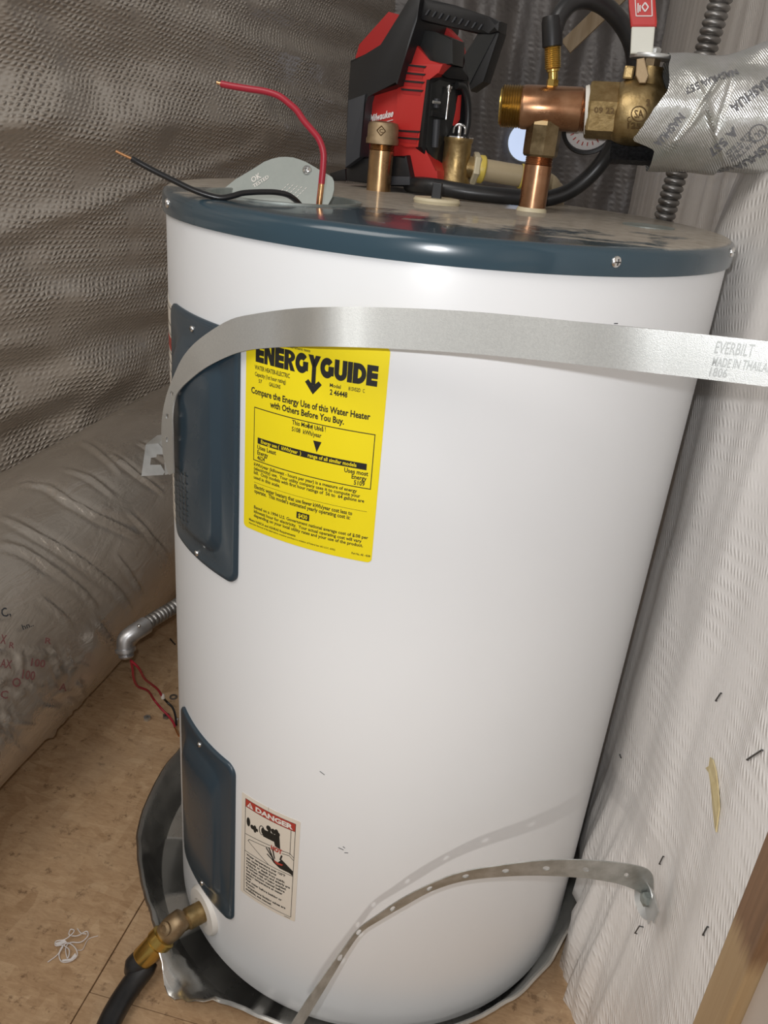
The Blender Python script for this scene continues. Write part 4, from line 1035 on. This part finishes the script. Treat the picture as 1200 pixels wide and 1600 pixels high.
sp = PX(1014, 1405, .316); sn = V((-.93, -.36, .05)).normalized()
b = bmesh.new(); lathe(b, [(.004, -.002), (.0120, -.002), (.0175, .0035), (.0185, .0040), (.0180, .0050), (.0120, -.0005), (.004, 0)], sp+sn*.001, sn, 28); bobj('washer', b, M['zinc'], e, smooth=40)
b = bmesh.new(); lathe(b, [(.0070, .001), (.0070, .0060), (.0045, .0075), (.0005, .0078)], sp, sn, 6); hd = bobj('screw_head', b, M['zincdull'], e)
b = bmesh.new(); tube(b, [sp-sn*.006, sp+sn*.002], .0022, 8); bobj('screw_shank', b, M['zincdull'], e)
b = bmesh.new(); plate(b, [PX(*q, .315) for q in ((1008, 1420), (1020, 1395), (1028, 1425), (1021, 1443), (1018, 1437), (1012, 1444))], V((.0014, .0004, 0))); bobj('strap_end', b, M['zinc'], e)

# ================================================================== FLEXIBLE DUCT
import numpy as np
n, m = 220, 380
def duct_ray(x, y, R_):
    d = ray(x, y); o = CAM-V((-.700, 0, .190)); kx, kz = 1.02, .985
    A_ = (d.x/kx)**2+(d.z/kz)**2; B_ = 2*(d.x*o.x/kx**2+d.z*o.z/kz**2); C_ = (o.x/kx)**2+(o.z/kz)**2-R_*R_
    return CAM+d*((-B_-math.sqrt(max(B_*B_-4*A_*C_, 0)))/2/A_)
def on_duct(x, y, ex_=0.0): return duct_ray(x, y, .2045+ex_)
aa = np.linspace(0, 2*PI, n, endpoint=False); aa = np.where(aa > PI, aa-2*PI, aa)
yy = -.75+2.3*np.arange(m+1)/m
YY, AA = np.meshgrid(yy, aa, indexing='ij'); RR = np.full_like(YY, .200)
for j_ in range(m+1):
    for i_ in range(n):
        c_, s_ = math.cos(aa[i_]), math.sin(aa[i_]); RR[j_, i_] += .006*noise.noise(V((yy[j_]*2.2, c_*1.2, s_*1.2)))+.0016*noise.noise(V((yy[j_]*9, aa[i_]*3.5, 5)))
def crease(pts, w_, h_):                       # pts in (y, a)
    P_ = np.array(pts); L_ = len(P_)-1; best = np.full_like(YY, 9.0); tt = np.zeros_like(YY)
    for k in range(L_):
        p, q = P_[k], P_[k+1]; dy, da = q[0]-p[0], (q[1]-p[1])*.2; py, pa = YY-p[0], (AA-p[1])*.2
        t = np.clip((py*dy+pa*da)/(dy*dy+da*da+1e-12), 0, 1); d = np.hypot(py-t*dy, pa-t*da); u = d < best; best = np.where(u, d, best); tt = np.where(u, (k+t)/L_, tt)
    s_ = np.sin(PI*np.clip(tt, 0, 1))**.5
    RR[:] += h_*s_*(np.exp(-(best/w_)**2)-.45*np.exp(-((best-1.8*w_)/(1.2*w_))**2))
def pa(x, y):
    q = duct_ray(x, y, .2); return (q.y, math.atan2((q.z-.190)/.985, (q.x+.700)/1.02))
for L_, w_, h_ in (([(0, 806), (60, 836), (110, 866), (145, 892), (165, 908), (190, 935), (204, 955)], .006, .009), ([(35, 757), (75, 760), (110, 783), (150, 805), (185, 822), (215, 838)], .006, .008), ([(168, 708), (215, 740), (255, 770)], .005, .006),
        ([(98, 902), (128, 925), (150, 952)], .005, .006), ([(0, 848), (35, 858), (75, 884), (105, 905)], .006, .006), ([(200, 800), (235, 840), (262, 872)], .005, .005), ([(60, 935), (90, 958), (108, 975)], .005, .005), ([(120, 690), (160, 712), (190, 740)], .006, .004), ([(95, 733), (140, 745), (180, 775)], .006, .004), ([(180, 870), (205, 905), (222, 935)], .005, .005), ([(140, 960), (165, 990), (176, 1015)], .004, .005), ([(215, 690), (250, 712), (270, 730)], .005, .005)):
    crease([pa(*q) for q in L_], w_, h_)
rnd = random.Random(4)
for k in range(46):                             # crushed end towards the camera
    x_, y_ = rnd.uniform(-60, 120), rnd.uniform(1000, 1160); an = rnd.uniform(-.2, 1.5); l_ = rnd.uniform(15, 45)
    crease([pa(x_, y_), pa(x_+l_*.5*math.cos(an)+rnd.uniform(-4, 4), y_+l_*.5*math.sin(an)), pa(x_+l_*math.cos(an), y_+l_*math.sin(an))], .0045, rnd.uniform(.003, .006))
b = bmesh.new(); rings = []
for j_ in range(m+1):
    rr = []; y = float(yy[j_])
    for i_ in range(n):
        r = float(RR[j_, i_]); x_, z_ = -.700+.27*max(0, y-.75)**2+r*math.cos(aa[i_])*1.02, .190+r*math.sin(aa[i_])*.985
        rr.append(b.verts.new((x_, y, max(z_, .001))))
    rings.append(rr)
for p, q in zip(rings, rings[1:]):
    for i in range(n): b.faces.new((p[i], p[(i+1) % n], q[(i+1) % n], q[i]))
b.faces.new(rings[0][::-1]); b.faces.new(rings[-1])
D = empty('insulated_duct', (-.70, 0, 0), 'fat silver-jacketed insulated duct lying along the left wall', 'duct')
dj = bobj('jacket', b, M['jacket'], D, smooth=180)
# faded red and black print on the jacket
def duct_text(b, s, x, y, w_, h, ang, bold=.02):
    c_, s_ = math.cos(ang), math.sin(ang)
    text_into(b, s, lambda t, k: on_duct(x+t*w_*c_+k*h*s_, y+t*w_*s_-k*h*c_, .004), bold)
for s, x, y, w_, h in (('X', 0, 1005, 9, 14), ('R', 14, 1012, 8, 9), ('AX', 0, 1042, 18, 13), ('100', 48, 1040, 22, 12), ('100', 34, 1060, 20, 14), ('O', 18, 1072, 14, 14), ('R', 70, 1005, 10, 9), ('C', 0, 1090, 12, 12), ('A', 92, 1078, 12, 11)):
    b = bmesh.new(); duct_text(b, s, x, y, w_, h, .15); bobj('red_print', b, M['red_faded'], dj)
b = bmesh.new(); duct_text(b, 'C,', 4, 965, 14, 14, -.3); duct_text(b, 'hn..', 36, 984, 18, 8, -.35); bobj('black_print', b, M['slate'], dj)

# ================================================================== CONDUIT END, WIRES AND HARDWARE ON THE FLOOR
e = empty('conduit_end', V((-.46, .12, .19)), 'short armoured conduit with a cast elbow connector beside the duct', 'conduit')
k1 = lambda x, y, Y: PY(140+x/5.715, 920+y/5.715, Y)
pe = k1(330, 470, .12)
cpts = [k1(450, 355, .135), k1(560, 280, .160), k1(650, 225, .185), k1(750, 165, .21), k1(850, 95, .245), k1(950, 10, .29)]
b = bmesh.new(); corrugated(b, cpts, .0108, .0085, .0015); bobj('conduit', b, M['conduit_dark'], e, smooth=60)
ep = [k1(500, 325, .145), k1(440, 365, .130), k1(375, 405, .118), k1(325, 450, .110), k1(318, 520, .105), k1(325, 575, .102)]
b = bmesh.new(); tube(b, catmull(ep, 6), lambda i, L: .0150-.002*i/L, 18); el = bobj('elbow_connector', b, M['conduit'], e, smooth=60)
b = bmesh.new(); axd = (ep[5]-ep[4]).normalized(); lathe(b, [(.010, -.010), (.0165, -.008), (.0165, -.003), (.0125, -.002)]+threads(.0125, -.002, .006, .002)+[(.010, .008)], ep[5], axd, 20, cap=True); bobj('lock_ring', b, M['conduit'], el, smooth=35)
b = bmesh.new(); screw(el, k1(440, 330, .118), V((-.1, -.5, .85)), .003)
ws = k1(370, 640, .101)
def fw(pts): return catmull([ws]+[PZ(140+x/5.715, 920+y/5.715, z) for x, y, z in pts], 6)
e = empty('red_wire', V((-.45, .2, 0)), 'left of two thin red wires hanging from the conduit elbow, copper at its end', 'wire', 'wires from the conduit elbow')
b = bmesh.new(); f_ = fw([(385, 720, .145), (395, 800, .115), (430, 870, .085), (520, 910, .060), (575, 990, .026), (640, 1070, .018), (700, 1130, .012), (745, 1190, .009), (765, 1240, .008)]); tube(b, f_, .0021, 10); bobj('insulation', b, M['red_wire'], e, smooth=60)
b = bmesh.new(); tube(b, [f_[-1], PZ(140+800/5.715, 920+1315/5.715, .006)], .0020, 10); bobj('bare_tip', b, M['copper_bare'], e, smooth=60)
e = empty('red_wire', V((-.43, .2, 0)), 'right of two thin red wires from the conduit elbow, blackened past a white joint', 'wire', 'wires from the conduit elbow')
b = bmesh.new(); f_ = fw([(440, 710, .150), (490, 800, .110), (550, 850, .080), (610, 900, .058), (650, 965, .038)]); tube(b, f_, .0021, 10); bobj('insulation', b, M['red_wire'], e, smooth=60)
b = bmesh.new(); g_ = catmull([f_[-1]]+[PZ(140+x/5.715, 920+y/5.715, z) for x, y, z in ((690, 1010, .022), (740, 1060, .016), (765, 1130, .011), (775, 1215, .008))], 6); tube(b, g_, .0020, 10); bobj('blackened_length', b, M['black_wire'], e, smooth=60)
b = bmesh.new(); lathe(b, [(.001, -.005), (.0034, -.004), (.0036, .002), (.002, .005)], f_[-1]+V((.001, 0, .001)), Z, 12); bobj('white_joint', b, M['whiteplastic'], e, smooth=50)
def nut(x, y, r, hole_r, h, label, mt, name='hex_nut', seg=6, cat='nut'):
    q = PZ(x, y, .0); b = bmesh.new(); q.z = .0004
    lathe(b, [(hole_r, 0), (r, 0), (r, h), (hole_r, h), (hole_r, 0)], q, Z, seg, rot=.3, cap=False); return tag(bobj(name, b, mt, None, smooth=30), label, cat)
nut(230, 1124, .0066, .003, .005, 'dark hex nut alone on the floor near the wires', M['zinc'])
nut(260, 1121, .0066, .003, .005, 'dull hex nut on the floor just left of the copper wire tip', M['conduit_dark'])
nut(271, 1090, .0072, .0042, .002, 'flat steel washer on the floor next to the white wire joint', M['conduit_dark'], 'flat_washer', 24, 'washer')
q = PZ(277, 1124, .004); b = bmesh.new(); lathe(b, [(.0035, -.004), (.0035, 0), (.0025, .002), (.0003, .003)], q, Z, 14); tube(b, [q, q+V((.02, .012, -.002))], .0014, 8); tag(bobj('loose_screw', b, M['screw'], None, smooth=40), 'small bright loose screw at the tank edge beside the wire ends', 'screw')
b = bmesh.new(); tube(b, [PZ(266, 998, .0015), PZ(270, 1003, .0015), PZ(274, 1007, .0015)], .0014, 8); tag(bobj('loose_nail', b, M['steel_dark'], None), 'tiny dark nail on the floor under the conduit', 'nail')
# tangled white tape scrap
k3 = lambda x, y, z=.003: PZ(x/3.556, 1150+y/3.556, z)
b = bmesh.new()
tube(b, catmull([k3(265, 1257, .001), k3(320, 1215, .002), k3(345, 1170, .004), k3(380, 1150, .006), k3(420, 1180, .007), k3(428, 1220, .005), k3(395, 1250, .003), k3(345, 1255, .002), k3(328, 1215, .003), k3(350, 1165, .006), k3(310, 1165, .007), k3(312, 1140, .006), k3(360, 1130, .007), k3(400, 1100, .008), k3(412, 1080, .008), k3(392, 1075, .007), k3(385, 1105, .006), k3(430, 1110, .005), k3(480, 1085, .005), k3(488, 1110, .005), k3(450, 1145, .003), k3(390, 1148, .003), k3(365, 1180, .003), k3(375, 1235, .003), k3(385, 1190, .005), k3(350, 1160, .005)], 7), .00075, 6)
tube(b, catmull([k3(430, 1070, .004), k3(450, 1095, .004), k3(480, 1100, .003)], 6), .0006, 6)
tube(b, catmull([k3(430, 1190, .003), k3(460, 1185, .002), k3(490, 1130, .001), k3(545, 1110, .001)], 6), .0005, 6)
pts = [k3(x, y, .0045) for x, y in ((342, 1252), (395, 1248), (425, 1222), (418, 1205), (392, 1236), (348, 1242))]; plate(b, pts, V((0, 0, -.0006)))
pts = [k3(x, y, .007) for x, y in ((306, 1150), (360, 1132), (372, 1145), (318, 1166))]; plate(b, pts, V((0, 0, -.0006)))
tag(bobj('tape_scrap', b, M['thread'], None, smooth=60), 'tangled scrap of white thread tape on the floor', 'tape scrap')

# ================================================================== DRAIN VALVE AND HOSE
e = empty('drain_valve', pd+nd*.03-V((0, 0, .03)), 'brass drain valve at the foot of the tank', 'valve')
b = bmesh.new(); lathe(b, [(.0135, .003), (.0135, .024), (.0115, .026), (.0115, .040)], pd, nd, 28); bobj('valve_stub', b, M['brass'], e, smooth=40)
vc = pd+nd*.043
b = bmesh.new(); hd_ = V((-.55, -.50, -.67)).normalized(); lathe(b, [(.006, -.020), (.0125, -.016), (.0145, -.006), (.0150, .004), (.0135, .014), (.0115, .020)], vc, hd_, 28); bobj('valve_body', b, M['bronze'], e, smooth=50)
b = bmesh.new(); sl = V((-.35, -.75, .55)).normalized(); lathe(b, [(.008, .008), (.0085, .0165), (.005, .018), (.0045, .0165), (.001, .0165)], vc, sl, 20); bobj('stem_socket', b, M['bronze'], e, smooth=40)
e = empty('drain_hose', vc+hd_*.04, 'black rubber hose with brass coupling leading away from the drain valve', 'hose')
b = bmesh.new(); lathe(b, [(.0125, .014), (.0165, .016), (.0165, .0265), (.0140, .0285)], vc, hd_, 28); cpl = bobj('coupling_nut', b, M['gold'], e, smooth=40)
b = bmesh.new(); lathe(b, [(.0138, .028), (.0148, .029), (.0146, .052), (.0138, .054)], vc, hd_, 28); bobj('ferrule', b, M['gold'], e, smooth=40)
h0 = vc+hd_*.050
hz = [h0, vc+hd_*.066, PZ(228, 1508, .022), PZ(205, 1540, .0150), PZ(185, 1571, .0140), PZ(168, 1605, .0140), PZ(150, 1660, .014), PZ(120, 1760, .014)]
b = bmesh.new(); tube(b, catmull(hz, 6), .0135, 22); bobj('hose', b, M['rubber'], e, smooth=60)

# ================================================================== SMALL THINGS ON THE RIGHT WALL
stp = [((1126, 1083), (1118, 1095), 'upper dark staple left of the yellow tear in the right wall'), ((1036, 1338), (1030, 1350), 'dark staple just above the washer of the lower strap'), ((999, 1447), (992, 1458), 'dark staple below the lower strap washer'), ((1105, 1448), (1098, 1461), 'dark staple right of the lower strap washer near the stud'), ((946, 1568), (943, 1576), 'lowest dark staple where the vinyl folds gather'), ((968, 1179), (970, 1184), 'tiny staple close to the tank edge'), ((1190, 1172), (1167, 1187), 'long bent staple at the right edge of the picture')]
def wallx(y, z):
    u = ((y+.434)/2.95)**(1/1.6) if y > -.434 else 0
    return .335-fl_right(max(u, 0), z/1.95).y
def on_wall(x, y, off=.0012):
    X = .322
    for _ in range(8):
        q = PX(x, y, X); X = wallx(q.y, q.z)-off
    return PX(x, y, X)
for a, c_, lab in stp:
    b = bmesh.new(); A_, B_ = on_wall(*a), on_wall(*c_); inn = V((.006, 0, 0)); tube(b, [A_+inn, A_, B_, B_+inn], .0007, 6)
    tag(bobj('staple', b, M['steel_dark'], None), lab, 'staple', 'staples in the right wall')
tr = [(1109, 1183), (1113, 1187), (1118, 1205), (1121, 1230), (1123, 1262), (1120, 1285), (1118, 1300), (1116, 1290), (1113, 1262), (1111, 1232), (1107, 1207), (1102, 1200), (1107, 1197)]
b = bmesh.new(); plate(b, [on_wall(x, y, .0016) for x, y in tr], V((.0012, 0, 0))); o = bobj('facing_tear', b, M['kraft'], wr); o['label'] = 'yellowish tear in the white facing'
o.matrix_parent_inverse = (Matrix.Translation(V((.335, 0, 0))) @ Matrix.Rotation(PI/2, 4, 'Z')).inverted()
b = bmesh.new(); plate(b, [on_wall(x, y, .0018) for x, y in ((1168, 455), (1173, 440), (1172, 433), (1168, 446), (1164, 456))], V((.001, 0, 0))); o = bobj('facing_nick', b, M['white_logo'], wr)
o.matrix_parent_inverse = (Matrix.Translation(V((.335, 0, 0))) @ Matrix.Rotation(PI/2, 4, 'Z')).inverted()

# origins of single-mesh things at their own base
for o in list(COL.objects):
    if o.type == 'MESH' and o.parent is None and not o.children and o.get('kind') != 'structure':
        vs = [v.co for v in o.data.vertices]
        c_ = V(((min(v.x for v in vs)+max(v.x for v in vs))/2, (min(v.y for v in vs)+max(v.y for v in vs))/2, min(v.z for v in vs)))
        o.data.transform(Matrix.Translation(-c_)); o.location = c_
